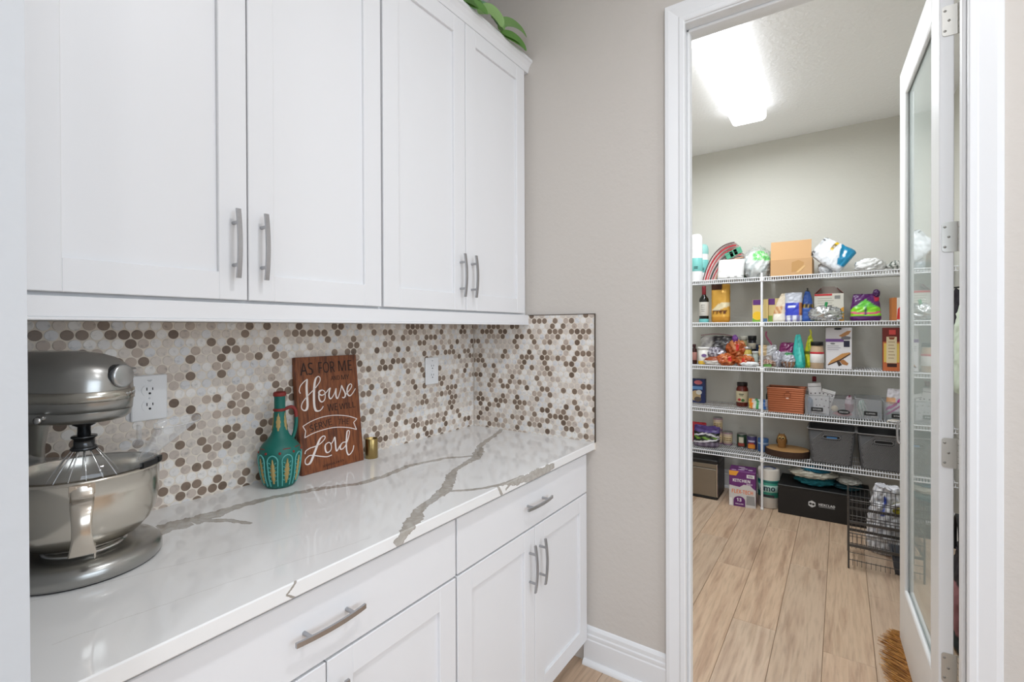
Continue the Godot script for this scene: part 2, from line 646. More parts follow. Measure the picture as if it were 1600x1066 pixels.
# follows three sides of an opening with mitred corners; the profile lies off the wall towards +z
func sweep_casing(k: Mb, prof: Array, path: Array):
	k.st.set_smooth_group(-1)
	var rings := []
	for i in path.size():
		var out: Vector3 = [Vector3(-1, 0, 0), Vector3(-1, 1, 0), Vector3(1, 1, 0), Vector3(1, 0, 0)][i]
		var r := []
		for p in prof:
			r.append(path[i] + out * p.x + Vector3(0, 0, p.y))
		rings.append(r)
	for i in 3:
		for j in prof.size() - 1:
			k.quad(rings[i][j], rings[i][j + 1], rings[i + 1][j + 1], rings[i + 1][j])


func base_board(called: String, bb: Array, qr: Array, a: Vector3, b: Vector3, out: Vector3):
	var k := Mb.new()
	k.moulding(bb, a, b, out, Vector3.UP)
	k.moulding(qr, a, b, out, Vector3.UP)
	structure(called, k, M.trim)


func build_floor():
	var under := Mb.new()
	under.span(Vector3(-1.6, -0.12, -4.6), Vector3(3.02, -0.012, 2.72), 0.0)
	var f := structure("floor", under, rgb(60, 48, 38, 0.9))
	# planks run along z; the joints that the photograph shows are kept
	var joint := {0: -2.415, -1: -3.215, -2: -2.46, -3: -3.0, -4: -2.1, -5: -2.75, -6: -3.4, -7: -2.3, 1: -3.05, 2: -2.2}
	var L := 1.27
	var meshes := {}
	for row in range(-8, 16):
		var x0 := -0.064 + 0.1815 * row
		if x0 > 2.85:
			continue
		var j: float = joint.get(row, -2.0 - 0.43 * (row % 3))
		var z := j - 2.0 * L
		while z < 2.7:
			var za := maxf(z, PANTRY_Z)
			var zb := minf(z + L, 2.6)
			var xa := maxf(x0, WALL_X)
			var xb := minf(x0 + 0.1815, 2.9)
			z += L
			if zb - za < 0.02 or xb - xa < 0.02 or (xa > 0.62 and zb < END_Z - END_T):
				continue
			var key := "%.3f %.3f" % [xb - xa, zb - za]
			if not meshes.has(key):
				var k := Mb.new()
				k.box(Vector3.ZERO, Vector3(xb - xa - 0.0012, 0.012, zb - za - 0.0012), 0.0018)
				meshes[key] = k.done()
			var o := part(f, "plank", meshes[key], M.planks[rng.randi() % 5])
			o.position = Vector3((xa + xb) / 2, -0.006, (za + zb) / 2)


# ---------------------------------------------------------------- penny tiles
func disc_mesh(poly: PackedVector2Array, thick: float) -> ArrayMesh:
	var k := Mb.new()
	k.st.set_smooth_group(-1)
	var c := Vector2.ZERO
	for p in poly:
		c += p
	c /= poly.size()
	for i in poly.size():
		var a := poly[i]; var b := poly[(i + 1) % poly.size()]
		var ai := a.move_toward(c, 0.0007); var bi := b.move_toward(c, 0.0007)
		k.quad(Vector3(a.x, a.y, 0), Vector3(b.x, b.y, 0), Vector3(b.x, b.y, thick - 0.0004), Vector3(a.x, a.y, thick - 0.0004))
		k.quad(Vector3(a.x, a.y, thick - 0.0004), Vector3(b.x, b.y, thick - 0.0004), Vector3(bi.x, bi.y, thick), Vector3(ai.x, ai.y, thick))
		k.vert(Vector3(c.x, c.y, thick)); k.vert(Vector3(bi.x, bi.y, thick)); k.vert(Vector3(ai.x, ai.y, thick))
	return k.done()


func tile_color() -> int:
	var r := rng.randf()
	if r < 0.22:
		return [0, 0, 1, 1, 2][rng.randi() % 5]
	if r < 0.40:
		return [3, 4][rng.randi() % 2]
	if r < 0.62:
		return 5
	return [6, 7, 7, 8][rng.randi() % 4]


func build_tiles():
	var P := 0.0264
	var RY := P * 0.866
	var R := 0.0120
	var whole := PackedVector2Array()
	for i in 18:
		whole.append(Vector2.from_angle(TAU * i / 18.0) * R)
	var whole_mesh := disc_mesh(whole, 0.0011)
	for side in 2:
		# s runs along the wall, y up; side 0 the long wall, side 1 the end wall
		var wall: Node3D = get_node("wall_left") if side == 0 else get_node("wall_end")
		var s0 := 0.1305 if side == 0 else 0.0
		var s1 := 1.79 if side == 0 else 0.632
		var top := 1.40 if side == 0 else 1.4385
		var turn := Basis(Vector3.UP, PI / 2) if side == 0 else Basis.IDENTITY
		var org := Vector3(WALL_X + 0.0055, 0, 0) if side == 0 else Vector3(WALL_X + 0.008, 0, END_Z + 0.0055)
		var at := func(s: float, y: float) -> Vector3: return org + (Vector3(0, y, -s) if side == 0 else Vector3(s, y, 0))
		var bed := Mb.new()
		if side == 0:
			bed.span(Vector3(WALL_X - 0.01, COUNTER_Y - 0.03, -s1), Vector3(WALL_X + 0.0055, top, -s0), 0.0)
		else:
			bed.span(Vector3(WALL_X + 0.001, COUNTER_Y - 0.03, END_Z - 0.01), Vector3(WALL_X + 0.008 + s1, top, END_Z + 0.0055), 0.0)
		var b := part(wall, "backsplash", bed, M.grout)
		if side == 1:
			b.position = -wall.position
		var bounds := PackedVector2Array([Vector2(s0, COUNTER_Y + 0.001), Vector2(s1, COUNTER_Y + 0.001), Vector2(s1, top), Vector2(s0, top)])
		var list := []
		for row in range(-3, 23):
			var y := 1.3905 - row * RY
			if y < COUNTER_Y - R or y > top + R:
				continue
			var off := 0.3413 if side == 0 else 0.012
			var n0 := int((s0 - off) / P) - 2
			for n in range(n0, n0 + 70):
				var s := off + n * P + (P / 2 if row % 2 != 0 else 0.0)
				if s < s0 - R or s > s1 + R:
					continue
				list.append([s, y, tile_color()])
		# the nearest three hundred that the camera sees are single pieces
		if side == 0:
			list.sort_custom(func(a, c): return (a[0] + (9.0 if a[0] < 0.3 else 0.0)) < (c[0] + (9.0 if c[0] < 0.3 else 0.0)))
		var single := 300 if side == 0 else 0
		var xs := []
		var cs := []
		for i in list.size():
			var s: float = list[i][0]
			var y: float = list[i][1]
			var inside := s - R >= s0 and s + R <= s1 and y - R >= COUNTER_Y and y + R <= top
			if inside and i >= single:
				xs.append(Transform3D(turn * Basis(Vector3.BACK, rng.randf() * TAU), at.call(s, y)))
				cs.append(TILE_COLORS[list[i][2]].srgb_to_linear())
				continue
			var mesh := whole_mesh
			if not inside:
				var moved := PackedVector2Array()
				for p in whole:
					moved.append(p + Vector2(s, y))
				var cut := Geometry2D.intersect_polygons(moved, bounds)
				if cut.is_empty():
					continue
				var back := PackedVector2Array()
				for p in cut[0]:
					back.append(p - Vector2(s, y))
				if Geometry2D.is_polygon_clockwise(back):
					back.reverse()
				mesh = disc_mesh(back, 0.0011)
			# cut tiles of the end wall and far cut tiles stay real pieces too
			var o := part(b, "tile", mesh, M.tiles[list[i][2]])
			o.transform = Transform3D(turn, at.call(s, y))
		var mm := MultiMesh.new()
		mm.transform_format = MultiMesh.TRANSFORM_3D
		mm.use_colors = true
		mm.mesh = whole_mesh
		mm.instance_count = xs.size()
		for i in xs.size():
			mm.set_instance_transform(i, xs[i])
			mm.set_instance_color(i, cs[i])
		var mi := MultiMeshInstance3D.new()
		mi.name = "tile_field"
		mi.multimesh = mm
		mi.material_override = M.tile_many
		mi.set_meta("kind", "stuff")
		b.add_child(mi)
	# dark metal edging of the tiled end wall
	var e := Mb.new()
	e.span(Vector3(-0.831, COUNTER_Y, END_Z), Vector3(-0.8285, 1.441, END_Z + 0.0095), 0.0005)
	e.span(Vector3(WALL_X, 1.4385, END_Z), Vector3(-0.8285, 1.441, END_Z + 0.0095), 0.0005)
	structure("trim_3", e, rgb(92, 82, 72, 0.4, 0.8))


# ---------------------------------------------------------------- cabinets
# shaker door in the plane x = face, from (z0, y0) to (z1, y1); z0 nearer the camera
func shaker_door(parent: Node3D, face: float, z0: float, z1: float, y0: float, y1: float, T := 0.019) -> MeshInstance3D:
	var w := 0.062
	var k := Mb.new()
	var a := face - T
	k.span(Vector3(a, y0, z0), Vector3(face, y1, z0 - w), 0.0016)
	k.span(Vector3(a, y0, z1 + w), Vector3(face, y1, z1), 0.0016)
	k.span(Vector3(a, y0, z0 - w + 0.001), Vector3(face - 0.0003, y0 + w, z1 + w - 0.001), 0.0014)
	k.span(Vector3(a, y1 - w, z0 - w + 0.001), Vector3(face - 0.0003, y1, z1 + w - 0.001), 0.0014)
	var d := part(parent, "door", k, M.paint)
	var p := Mb.new()
	p.span(Vector3(a + 0.001, y0 + w - 0.004, z0 - w + 0.004), Vector3(face - 0.0095, y1 - w + 0.004, z1 + w - 0.004), 0.0)
	part(d, "panel", p, M.paint)
	return d


# arched bar pull, along y when upright, else along z; c is the middle on the face
func pull(parent: Node3D, face: float, y: float, z: float, upright: bool):
	var L := 0.157
	var k := Mb.new()
	var rings := []
	for i in 17:
		var t := (i / 16.0 - 0.5) * 2.0
		var x := 0.0205 + 0.0075 * (1.0 - t * t)
		var s := t * L / 2
		var r := []
		for q in [[-0.0048, 0.0], [0.0048, 0.0], [0.0048, 0.0055], [-0.0048, 0.0055]]:
			r.append(Vector3(face + x + q[1], y + s, z + q[0]) if upright else Vector3(face + x + q[1], y + q[0], z - s))
		rings.append(r)
	k.st.set_smooth_group(-1)
	k.loft(rings, true, true, 4294967295)
	for s in [-0.048, 0.048]:
		var p := Vector3(face - 0.001, y + s, z) if upright else Vector3(face - 0.001, y, z + s)
		k.rod(p, p + Vector3(0.028, 0, 0), 0.0042, 10)
	part(parent, "handle", k, M.nickel)


func cabinet_door(c: Node3D, face: float, z0: float, z1: float, y0: float, y1: float, hy: float, hz: float):
	var d := shaker_door(c, face, z0, z1, y0, y1)
	pull(d, face, hy, hz, true)


func build_cabinets():
	# wall cabinets
	var F := -1.150
	var zs := [[-0.1335, -0.975, -0.190, -0.5745, -0.5775, -0.971, -0.5765], [-0.975, -1.7985, -0.9795, -1.3645, -1.3675, -1.766, -1.366]]
	var n := 0
	for c in zs:
		var o := thing("wall_cabinet", ["white shaker wall cabinet with two tall doors above the stand mixer", "white shaker wall cabinet with two tall doors beside the corner and end wall"][n], "cabinet", Vector3.ZERO, 0, "white wall cabinets")
		n += 1
		var k := Mb.new()
		k.span(Vector3(WALL_X + 0.008, 1.415, c[0]), Vector3(F - 0.021, 2.545, c[1]), 0.001)
		part(o, "body", k, M.paint)
		cabinet_door(o, F, c[2], c[3], 1.448, 2.514, 1.575, c[6] + 0.033)
		cabinet_door(o, F, c[4], c[5], 1.448, 2.514, 1.575, c[6] - 0.031)
	var rail := Mb.new()
	rail.span(Vector3(F - 0.025, 1.403, -0.1335), Vector3(F, 1.4405, -1.7985), 0.001)
	rail.span(Vector3(F - 0.025, 1.397, -0.1335), Vector3(F + 0.004, 1.403, -1.7985), 0.0015)
	var lr := part(self, "light_rail", rail, M.paint)
	tag(lr, "white strip along the bottom edge of the wall cabinets above the tile", "moulding")
	var crown := Mb.new()
	crown.moulding([Vector2(-0.02, -0.0075), Vector2(0.001, -0.0075), Vector2(0.004, 0.004), Vector2(0.008, 0.016), Vector2(0.018, 0.030), Vector2(0.024, 0.034), Vector2(0.024, 0.044), Vector2(-0.02, 0.044)], Vector3(F - 0.002, 2.523, -0.1335), Vector3(F - 0.002, 2.523, -1.7985), Vector3.RIGHT, Vector3.UP)
	var cm := part(self, "crown_moulding", crown, M.paint)
	tag(cm, "white crown moulding along the top of the wall cabinets", "moulding")
	# base cabinets
	var B := -0.860
	n = 0
	zs = [[-0.1335, -0.975, -0.190, -0.5795, -0.5825, -0.973, -0.581], [-0.975, -1.7985, -0.980, -1.3745, -1.3775, -1.776, -1.376]]
	for c in zs:
		var o := thing("base_cabinet", ["white base cabinet with a wide drawer over two doors, standing below the stand mixer", "white base cabinet with a drawer over two doors, against the end wall"][n], "cabinet", Vector3.ZERO, 0, "white base cabinets")
		var k := Mb.new()
		k.span(Vector3(WALL_X + 0.001, 0.10, c[0]), Vector3(B - 0.021, 0.8835, c[1]), 0.001)
		part(o, "body", k, M.paint)
		var tk := Mb.new()
		tk.span(Vector3(WALL_X + 0.001, 0.0, c[0]), Vector3(B - 0.09, 0.101, c[1]), 0.001)
		part(o, "toe_kick", tk, M.paint)
		var dr := Mb.new()
		dr.span(Vector3(B - 0.019, 0.7125, c[2]), Vector3(B, 0.8655, c[5]), 0.0016)
		var d := part(o, "drawer", dr, M.paint)
		pull(d, B, 0.791, [-0.580, -1.378][n], false)
		cabinet_door(o, B, c[2], c[3], 0.104, 0.7065, 0.582, c[6] + 0.034)
		cabinet_door(o, B, c[4], c[5], 0.104, 0.7065, 0.582, c[6] - 0.031)
		n += 1
	# countertop slab: top and front edge share one run of the stone pattern
	var ct := Mb.new()
	var x0 := WALL_X + 0.003
	var x1 := -0.832
	var y1 := COUNTER_Y
	var y0 := COUNTER_Y - 0.03
	var za := -0.130
	var zb := END_Z + 0.0005
	var bv := 0.0025
	var V := func(m: float) -> float: return m / 0.666
	var U := func(z: float) -> float: return (-z - 0.16) / 1.64
	var strip := func(pa: Vector2, pb: Vector2, va: float, vb: float):
		var q := [[pa, za, va], [pb, za, vb], [pb, zb, vb], [pa, zb, va]]
		for i in [0, 2, 1, 0, 3, 2]:
			ct.vert(Vector3(q[i][0].x, q[i][0].y, q[i][1]), Vector2(U.call(q[i][1]), V.call(q[i][2])))
	strip.call(Vector2(x0, y1), Vector2(x1 - bv, y1), 0.0, 0.631)
	strip.call(Vector2(x1 - bv, y1), Vector2(x1, y1 - bv), 0.631, 0.634)
	strip.call(Vector2(x1, y1 - bv), Vector2(x1, y0 + bv), 0.634, 0.661)
	strip.call(Vector2(x1, y0 + bv), Vector2(x1 - bv, y0), 0.661, 0.664)
	strip.call(Vector2(x1 - bv, y0), Vector2(x0, y0), 0.664, 0.666)
	ct.face([Vector3(x0, y0, za), Vector3(x1, y0, za), Vector3(x1, y1, za), Vector3(x0, y1, za)], Vector3(x0, y0, zb))
	ct.face([Vector3(x0, y0, zb), Vector3(x1, y0, zb), Vector3(x1, y1, zb), Vector3(x0, y1, zb)], Vector3(x0, y0, za))
	var co := part(self, "countertop", ct, M.quartz)
	tag(co, "polished white quartz countertop with grey-brown veins", "countertop")


# ---------------------------------------------------------------- pantry door
func build_door():
	var o := Node3D.new()
	o.name = "door_1"
	add_child(o)
	o.set_meta("kind", "structure")
	# local x runs from the hinge to the free edge, local z is the side that faces left
	var u := Vector3(-0.031, 0, -0.765).normalized()
	o.transform = Transform3D(Basis(u, Vector3.UP, u.cross(Vector3.UP)), Vector3(0.246, 0, -1.925))
	var sgn := 1.0 if (o.basis.z.x < 0) else -1.0
	var T := 0.0345
	var L := 0.772
	var za := 0.0
	var zb := -T * sgn
	var k := Mb.new()
	k.span(Vector3(0, 0.010, za), Vector3(0.108, 2.486, zb), 0.002)
	k.span(Vector3(L - 0.125, 0.010, za), Vector3(L, 2.486, zb), 0.002)
	k.span(Vector3(0.107, 2.363, za), Vector3(L - 0.124, 2.486, zb), 0.002)
	k.span(Vector3(0.107, 0.010, za), Vector3(L - 0.124, 0.27, zb), 0.002)
	part(o, "frame", k, M.trim)
	var bead := Mb.new()
	for zz in [-0.006 * sgn, zb + 0.006 * sgn]:
		for r in [0.004]:
			bead.span(Vector3(0.108, 0.27, zz - 0.006), Vector3(0.118, 2.363, zz + 0.006), 0.003)
			bead.span(Vector3(L - 0.135, 0.27, zz - 0.006), Vector3(L - 0.125, 2.363, zz + 0.006), 0.003)
			bead.span(Vector3(0.108, 2.353, zz - 0.006), Vector3(L - 0.125, 2.363, zz + 0.006), 0.003)
			bead.span(Vector3(0.108, 0.27, zz - 0.006), Vector3(L - 0.125, 0.28, zz + 0.006), 0.003)
	part(o, "glazing_bead", bead, M.trim)
	var g := Mb.new()
	g.span(Vector3(0.110, 0.272, (zb - 0.005) / 2), Vector3(L - 0.127, 2.361, (zb + 0.005) / 2), 0.0)
	part(o, "glass_pane", g, clear(Color8(214, 226, 222), 0.5, 0.02), "pale green glass pane")
	# four hinges: leaf on the door edge, knuckle at the jamb
	for y in [2.30, 1.651, 1.0, 0.348]:
		var h := Mb.new()
		# leaf with rounded corners, drawn in the plane of the door edge
		var leaf := PackedVector2Array()
		for i in 6:
			var an := PI + PI / 2 * i / 5.0
			leaf.append(Vector2(0.015 + 0.009 * cos(an), -0.036 + 0.009 * sin(an)))
		leaf.append(Vector2(T + 0.008, -0.045))
		leaf.append(Vector2(T + 0.008, 0.045))
		for i in 6:
			var an := PI / 2 + PI / 2 * i / 5.0
			leaf.append(Vector2(0.015 + 0.009 * cos(an), 0.036 + 0.009 * sin(an)))
		h.xf = Transform3D(Basis(Vector3(0, 0, -sgn), Vector3.UP, Vector3(sgn, 0, 0)), Vector3(-0.001, y, 0))
		h.prism(leaf, -0.0015, 0.0015)
		h.xf = Transform3D.IDENTITY
		for i in 5:
			h.rod(Vector3(-0.004, y - 0.045 + 0.018 * i, zb - 0.012 * sgn), Vector3(-0.004, y - 0.0285 + 0.018 * i, zb - 0.012 * sgn), 0.0055, 10)
		var hi := part(o, "hinge", h, M.hinge)
		var sc := Mb.new()
		for p in [[0.03, 0.013], [0.0, 0.022], [-0.03, 0.013]]:
			sc.xf = Transform3D(Basis(Vector3.BACK, PI / 2), Vector3(-0.0025, y + p[0], -p[1] * sgn))
			sc.lathe([Vector2(0, 0.0012), Vector2(0.003, 0.001), Vector2(0.0038, 0.0)], 10, false)
		part(hi, "screw", sc, rgb(150, 148, 142, 0.4, 0.9))
	var hd := Mb.new()
	hd.span(Vector3(L - 0.002, 0.865, (za + zb) / 2 - 0.012), Vector3(L + 0.003, 0.975, (za + zb) / 2 + 0.012), 0.0015)
	part(o, "latch_plate", hd, M.nickel)
	hd = Mb.new()
	for z0 in [za, zb]:
		var dir: float = (1.0 if z0 == za else -1.0) * sgn
		hd.tube(curve([Vector3(L - 0.02, 0.87, z0), Vector3(L - 0.018, 0.885, z0 + dir * 0.010), Vector3(L - 0.018, 0.955, z0 + dir * 0.010), Vector3(L - 0.02, 0.97, z0)], 4), 0.0045, 8)
	part(o, "finger_pull", hd, M.nickel)
	# jamb side of the hinges
	# pantry ceiling lamp: a wraparound diffuser between two end caps
	var lo := thing("ceiling_lamp", "long glowing wraparound light on the pantry ceiling", "ceiling light", Vector3(-0.5425, CEIL, -3.12))
	var body := Mb.new()
	body.span(Vector3(-0.095, -0.03, -0.635), Vector3(0.095, 0.0, 0.635), 0.003)
	part(lo, "body", body, M.trim)
	var gl := StandardMaterial3D.new()
	gl.albedo_color = Color.WHITE
	gl.emission_enabled = true
	gl.emission = Color(0.97, 0.985, 1.0)
	gl.emission_energy_multiplier = 4.0
	var df := Mb.new()
	var prof := [Vector2(-0.11, -0.012), Vector2(-0.11, -0.060), Vector2(-0.104, -0.076), Vector2(-0.09, -0.084), Vector2(0.09, -0.084), Vector2(0.104, -0.076), Vector2(0.11, -0.060), Vector2(0.11, -0.012)]
	var rings := []
	for z in [-0.648, -0.644, 0.644, 0.648]:
		var r := []
		for p in prof:
			r.append(Vector3(p.x * (0.97 if absf(z) > 0.646 else 1.0), p.y, z))
		rings.append(r)
	df.loft(rings, true, true, 1)
	part(lo, "diffuser", df, gl)
	area_light("pantry_lamp_light", Vector3(-0.5425, CEIL - 0.09, -3.12), Vector3.DOWN, Vector2(0.2, 1.27), Color(0.96, 0.98, 1.0), PANTRY_E)


# ---------------------------------------------------------------- wire shelves
func build_shelves():
	var x0 := -1.355
	var x1 := 0.612
	var zf := -4.06
	var zb := PANTRY_Z + 0.006
	var say := ["topmost white wire shelf, with the cardboard box on it", "second white wire shelf from the top, with the wine bottle", "third white wire shelf from the top, with the orange snack bags", "fourth white wire shelf from the top, with the copper bin and clear bins", "lowest white wire shelf, with the wood slab and dark baskets"]
	for i in 5:
		var y: float = SHELF_Y[i]
		var o := thing("wire_shelf", say[i], "shelf", Vector3(0, y, 0), 0, "white wire pantry shelves")
		var f := Mb.new()
		for p in [Vector2(zf, -0.003), Vector2(zf + 0.004, -0.031), Vector2(zf - 0.13, -0.006), Vector2(zf - 0.26, -0.006), Vector2(zb, -0.006)]:
			f.rod(Vector3(x0, p.y, p.x), Vector3(x1, p.y, p.x), 0.0043 if p.x > zf - 0.05 else 0.003, 6)
		part(o, "frame_rod", f, M.wire)
		var w := Mb.new()
		var x := x0 + 0.008
		while x < x1:
			w.tube([Vector3(x, -0.001, zb), Vector3(x, -0.001, zf), Vector3(x, -0.031, zf + 0.004)], 0.0021, 4, false, false)
			x += 0.0152
		part(o, "deck_wire", w, M.wire).set_meta("kind", "stuff")
		# diagonal braces at the ends, out of sight of the goods
		for bx in [-1.25, 0.50]:
			var d := Mb.new()
			d.rod(Vector3(bx, -0.03, zf + 0.002), Vector3(bx, -0.26, zb), 0.004, 6)
			part(o, "brace", d, M.wire)
	var p := thing("shelf_post", "tall thin white post that carries the front of the wire shelves", "post", Vector3(-0.496, 0, zf + 0.013))
	var r := Mb.new()
	r.rod(Vector3(0, 0.012, 0), Vector3(0, 1.80, 0), 0.0085, 12)
	part(p, "pole", r, M.wire)
	var ft := Mb.new()
	ft.lathe([Vector2(0.0, 0.0), Vector2(0.012, 0.0), Vector2(0.012, 0.012), Vector2(0.009, 0.018)], 14)
	part(p, "foot", ft, M.white)
	for y in SHELF_Y:
		var c := Mb.new()
		c.span(Vector3(-0.014, y - 0.036, -0.016), Vector3(0.014, y - 0.004, 0.011), 0.004)
		part(p, "clip", c, M.white)


# ---------------------------------------------------------------- things on the counter and on the tiled wall
func build_counter_things():
	stand_mixer()
	wooden_sign()
	decorated_bottle()
	brass_cup()
	wall_outlet(Vector3(WALL_X + 0.0085, 1.207, -0.4825), "white double socket on the tiled wall just behind the stand mixer")
	wall_outlet(Vector3(WALL_X + 0.0085, 1.200, -1.502), "white double socket on the tiled wall near the inner corner")
	trailing_plant()


func curve(pts: Array, per := 8, closed := false) -> Array:
	var out := []
	var n := pts.size()
	for i in (n if closed else n - 1):
		var p0 = pts[(i + n - 1) % n] if closed else pts[maxi(i - 1, 0)]
		var p1 = pts[i]
		var p2 = pts[(i + 1) % n]
		var p3 = pts[(i + 2) % n] if closed else pts[mini(i + 2, n - 1)]
		for k in per:
			var t := float(k) / per
			out.append(p1.cubic_interpolate(p2, p0, p3, t))
	if not closed:
		out.append(pts[n - 1])
	return out


# plan outline at height y: round nose of radius r at cx on +x, back end at x = bk
func nose_outline(y: float, r: float, cx: float, bk: float, back_r := 0.03, bw := 0.0) -> Array:
	var o := []
	var hw := bw if bw > 0.0 else r
	for i in 21:
		var a := -PI / 2 + PI * i / 20.0
		o.append(Vector3(cx + r * cos(a), y, -r * sin(a)))
	for i in 7:
		var a := PI / 2 + PI / 2 * i / 6.0
		o.append(Vector3(bk + back_r + back_r * cos(a), y, -(hw - back_r) - back_r * sin(a)))
	for i in 7:
		var a := PI + PI / 2 * i / 6.0
		o.append(Vector3(bk + back_r + back_r * cos(a), y, (hw - back_r) - back_r * sin(a)))
	return o


func stand_mixer():
	var enamel := rgb(164, 163, 159, 0.28, 0.9)
	enamel.clearcoat_enabled = true
	enamel.clearcoat = 0.5
	enamel.clearcoat_roughness = 0.08
	var satin := rgb(188, 184, 174, 0.24, 1.0)
	var chrome := rgb(205, 205, 205, 0.12, 1.0)
	var dark := rgb(84, 86, 88, 0.22, 0.9)
	var o := thing("stand_mixer", "silver tilt-head stand mixer with a steel bowl, whisk and clear splash shield", "mixer", Vector3(-1.245, COUNTER_Y, -0.303), 0.535)
	var k := Mb.new()
	var rings := []
	for q in [[0.0, 0.004], [0.003, 0.002], [0.005, 0.0], [0.018, 0.0], [0.026, 0.003], [0.032, 0.010], [0.036, 0.022], [0.037, 0.04], [0.0375, 0.075]]:
		rings.append(nose_outline(q[0] + 0.003, 0.124 - q[1], 0.0, -0.218 + q[1] * 0.5, 0.03, 0.082 - q[1] * 0.6))
	k.loft(rings)
	part(o, "base", k, enamel)
	k = Mb.new()
	k.loft([nose_outline(0.0, 0.117, 0.0, -0.21, 0.03, 0.076), nose_outline(0.0035, 0.119, 0.0, -0.212, 0.03, 0.078)])
	part(o, "foot_pad", k, M.black)
	k = Mb.new()
	k.lathe([Vector2(0, 0.038), Vector2(0.066, 0.038), Vector2(0.066, 0.043), Vector2(0.05, 0.046), Vector2(0, 0.046)], 32)
	part(o, "bowl_clamp", k, chrome)
	k = Mb.new()
	rings = []
	for q in [[0.03, 0.072, -0.095], [0.045, 0.060, -0.108], [0.07, 0.053, -0.117], [0.14, 0.049, -0.122], [0.22, 0.048, -0.120], [0.262, 0.050, -0.113], [0.29, 0.056, -0.1]]:
		var r := []
		for i in 28:
			var a := TAU * i / 28.0
			var c := Vector2(cos(a), sin(a))
			var s := pow(pow(absf(c.x), 4.0) + pow(absf(c.y), 4.0), -0.25)
			r.append(Vector3(q[2] - 0.046 + c.x * s * 0.046, q[0], -c.y * s * q[1]))
		rings.append(r)
	k.loft(rings)
	part(o, "column", k, enamel)
	# head, stacked plan outlines: lower housing, bright band, upper dome
	k = Mb.new()
	k.loft([nose_outline(0.287, 0.030, 0.0, -0.05), nose_outline(0.287, 0.056, 0.003, -0.20), nose_outline(0.290, 0.062, 0.006, -0.205), nose_outline(0.296, 0.0655, 0.010, -0.21), nose_outline(0.308, 0.067, 0.012, -0.212)])
	part(o, "lower_housing", k, enamel)
	k = Mb.new()
	k.loft([nose_outline(0.308, 0.0655, 0.011, -0.212), nose_outline(0.3095, 0.0655, 0.011, -0.212), nose_outline(0.310, 0.0672, 0.0125, -0.213), nose_outline(0.328, 0.068, 0.013, -0.214)])
	part(o, "middle_housing", k, enamel)
	k = Mb.new()
	k.loft([nose_outline(0.3275, 0.0676, 0.0128, -0.213), nose_outline(0.328, 0.0695, 0.0132, -0.215), nose_outline(0.3475, 0.0695, 0.0135, -0.215), nose_outline(0.348, 0.0676, 0.0128, -0.213)])
	var band := part(o, "trim_band", k, satin)
	k = Mb.new()
	for i in 12:
		var a := 0.15 + 0.075 * i
		k.xf = Transform3D(Basis(Vector3.UP, a), Vector3(0.0135, 0.338, 0)) 
		k.box(Vector3(0.0698, 0, 0), Vector3(0.0006, [0.007, 0.004, 0.008, 0.005][i % 4], 0.0022), 0.0)
	part(band, "raised_mark", k, chrome)
	k = Mb.new()
	k.loft([nose_outline(0.348, 0.068, 0.013, -0.214), nose_outline(0.366, 0.0675, 0.0125, -0.213), nose_outline(0.384, 0.0655, 0.010, -0.21), nose_outline(0.398, 0.061, 0.005, -0.206), nose_outline(0.410, 0.0535, -0.006, -0.20), nose_outline(0.4175, 0.044, -0.02, -0.19), nose_outline(0.422, 0.034, -0.038, -0.18), nose_outline(0.4235, 0.03, -0.04, -0.17, 0.02)])
	part(o, "head", k, enamel)
	# attachment hub on the nose with a hinged cap and its thumb screw
	k = Mb.new()
	k.xf = Transform3D(Basis(Vector3.BACK, -PI / 2), Vector3(0.048, 0.374, 0))
	k.lathe([Vector2(0.0235, 0.0), Vector2(0.0235, 0.026), Vector2(0.0222, 0.031), Vector2(0.02, 0.032), Vector2(0.0, 0.032)], 28)
	part(o, "hub", k, dark)
	k = Mb.new()
	k.xf = Transform3D(Basis(Vector3.BACK, -PI / 2), Vector3(0.080, 0.375, 0))
	k.lathe([Vector2(0.0225, 0.0), Vector2(0.0232, 0.002), Vector2(0.0225, 0.005), Vector2(0.019, 0.0064), Vector2(0.0, 0.0072)], 32)
	part(o, "hub_cap", k, rgb(186, 188, 188, 0.3, 0.9))
	k = Mb.new()
	k.rod(Vector3(0.066, 0.383, -0.02), Vector3(0.066, 0.383, -0.040), 0.0045, 12)
	k.rod(Vector3(0.066, 0.383, -0.034), Vector3(0.066, 0.383, -0.044), 0.006, 12)
	part(o, "thumb_screw", k, chrome)
	k = Mb.new()
	k.xf = Transform3D(Basis(Vector3.RIGHT, PI / 2), Vector3(-0.02, 0.298, 0.058))
	k.lathe([Vector2(0.0, 0.016), Vector2(0.006, 0.015), Vector2(0.008, 0.011), Vector2(0.004, 0.008), Vector2(0.004, 0.0)], 14)
	part(o, "lock_knob", k, chrome)
	# beater shaft and whisk
	k = Mb.new()
	k.lathe([Vector2(0.0, 0.29), Vector2(0.018, 0.29), Vector2(0.018, 0.278), Vector2(0.0105, 0.274), Vector2(0.0105, 0.25), Vector2(0.0, 0.25)], 20)
	part(o, "beater_shaft", k, dark)
	var wh := Mb.new()
	wh.lathe([Vector2(0.0, 0.256), Vector2(0.020, 0.256), Vector2(0.0205, 0.253), Vector2(0.0165, 0.250), Vector2(0.0165, 0.238), Vector2(0.020, 0.234), Vector2(0.022, 0.231), Vector2(0.02, 0.228), Vector2(0.0, 0.227)], 24)
	var whisk := part(o, "whisk", wh, dark)
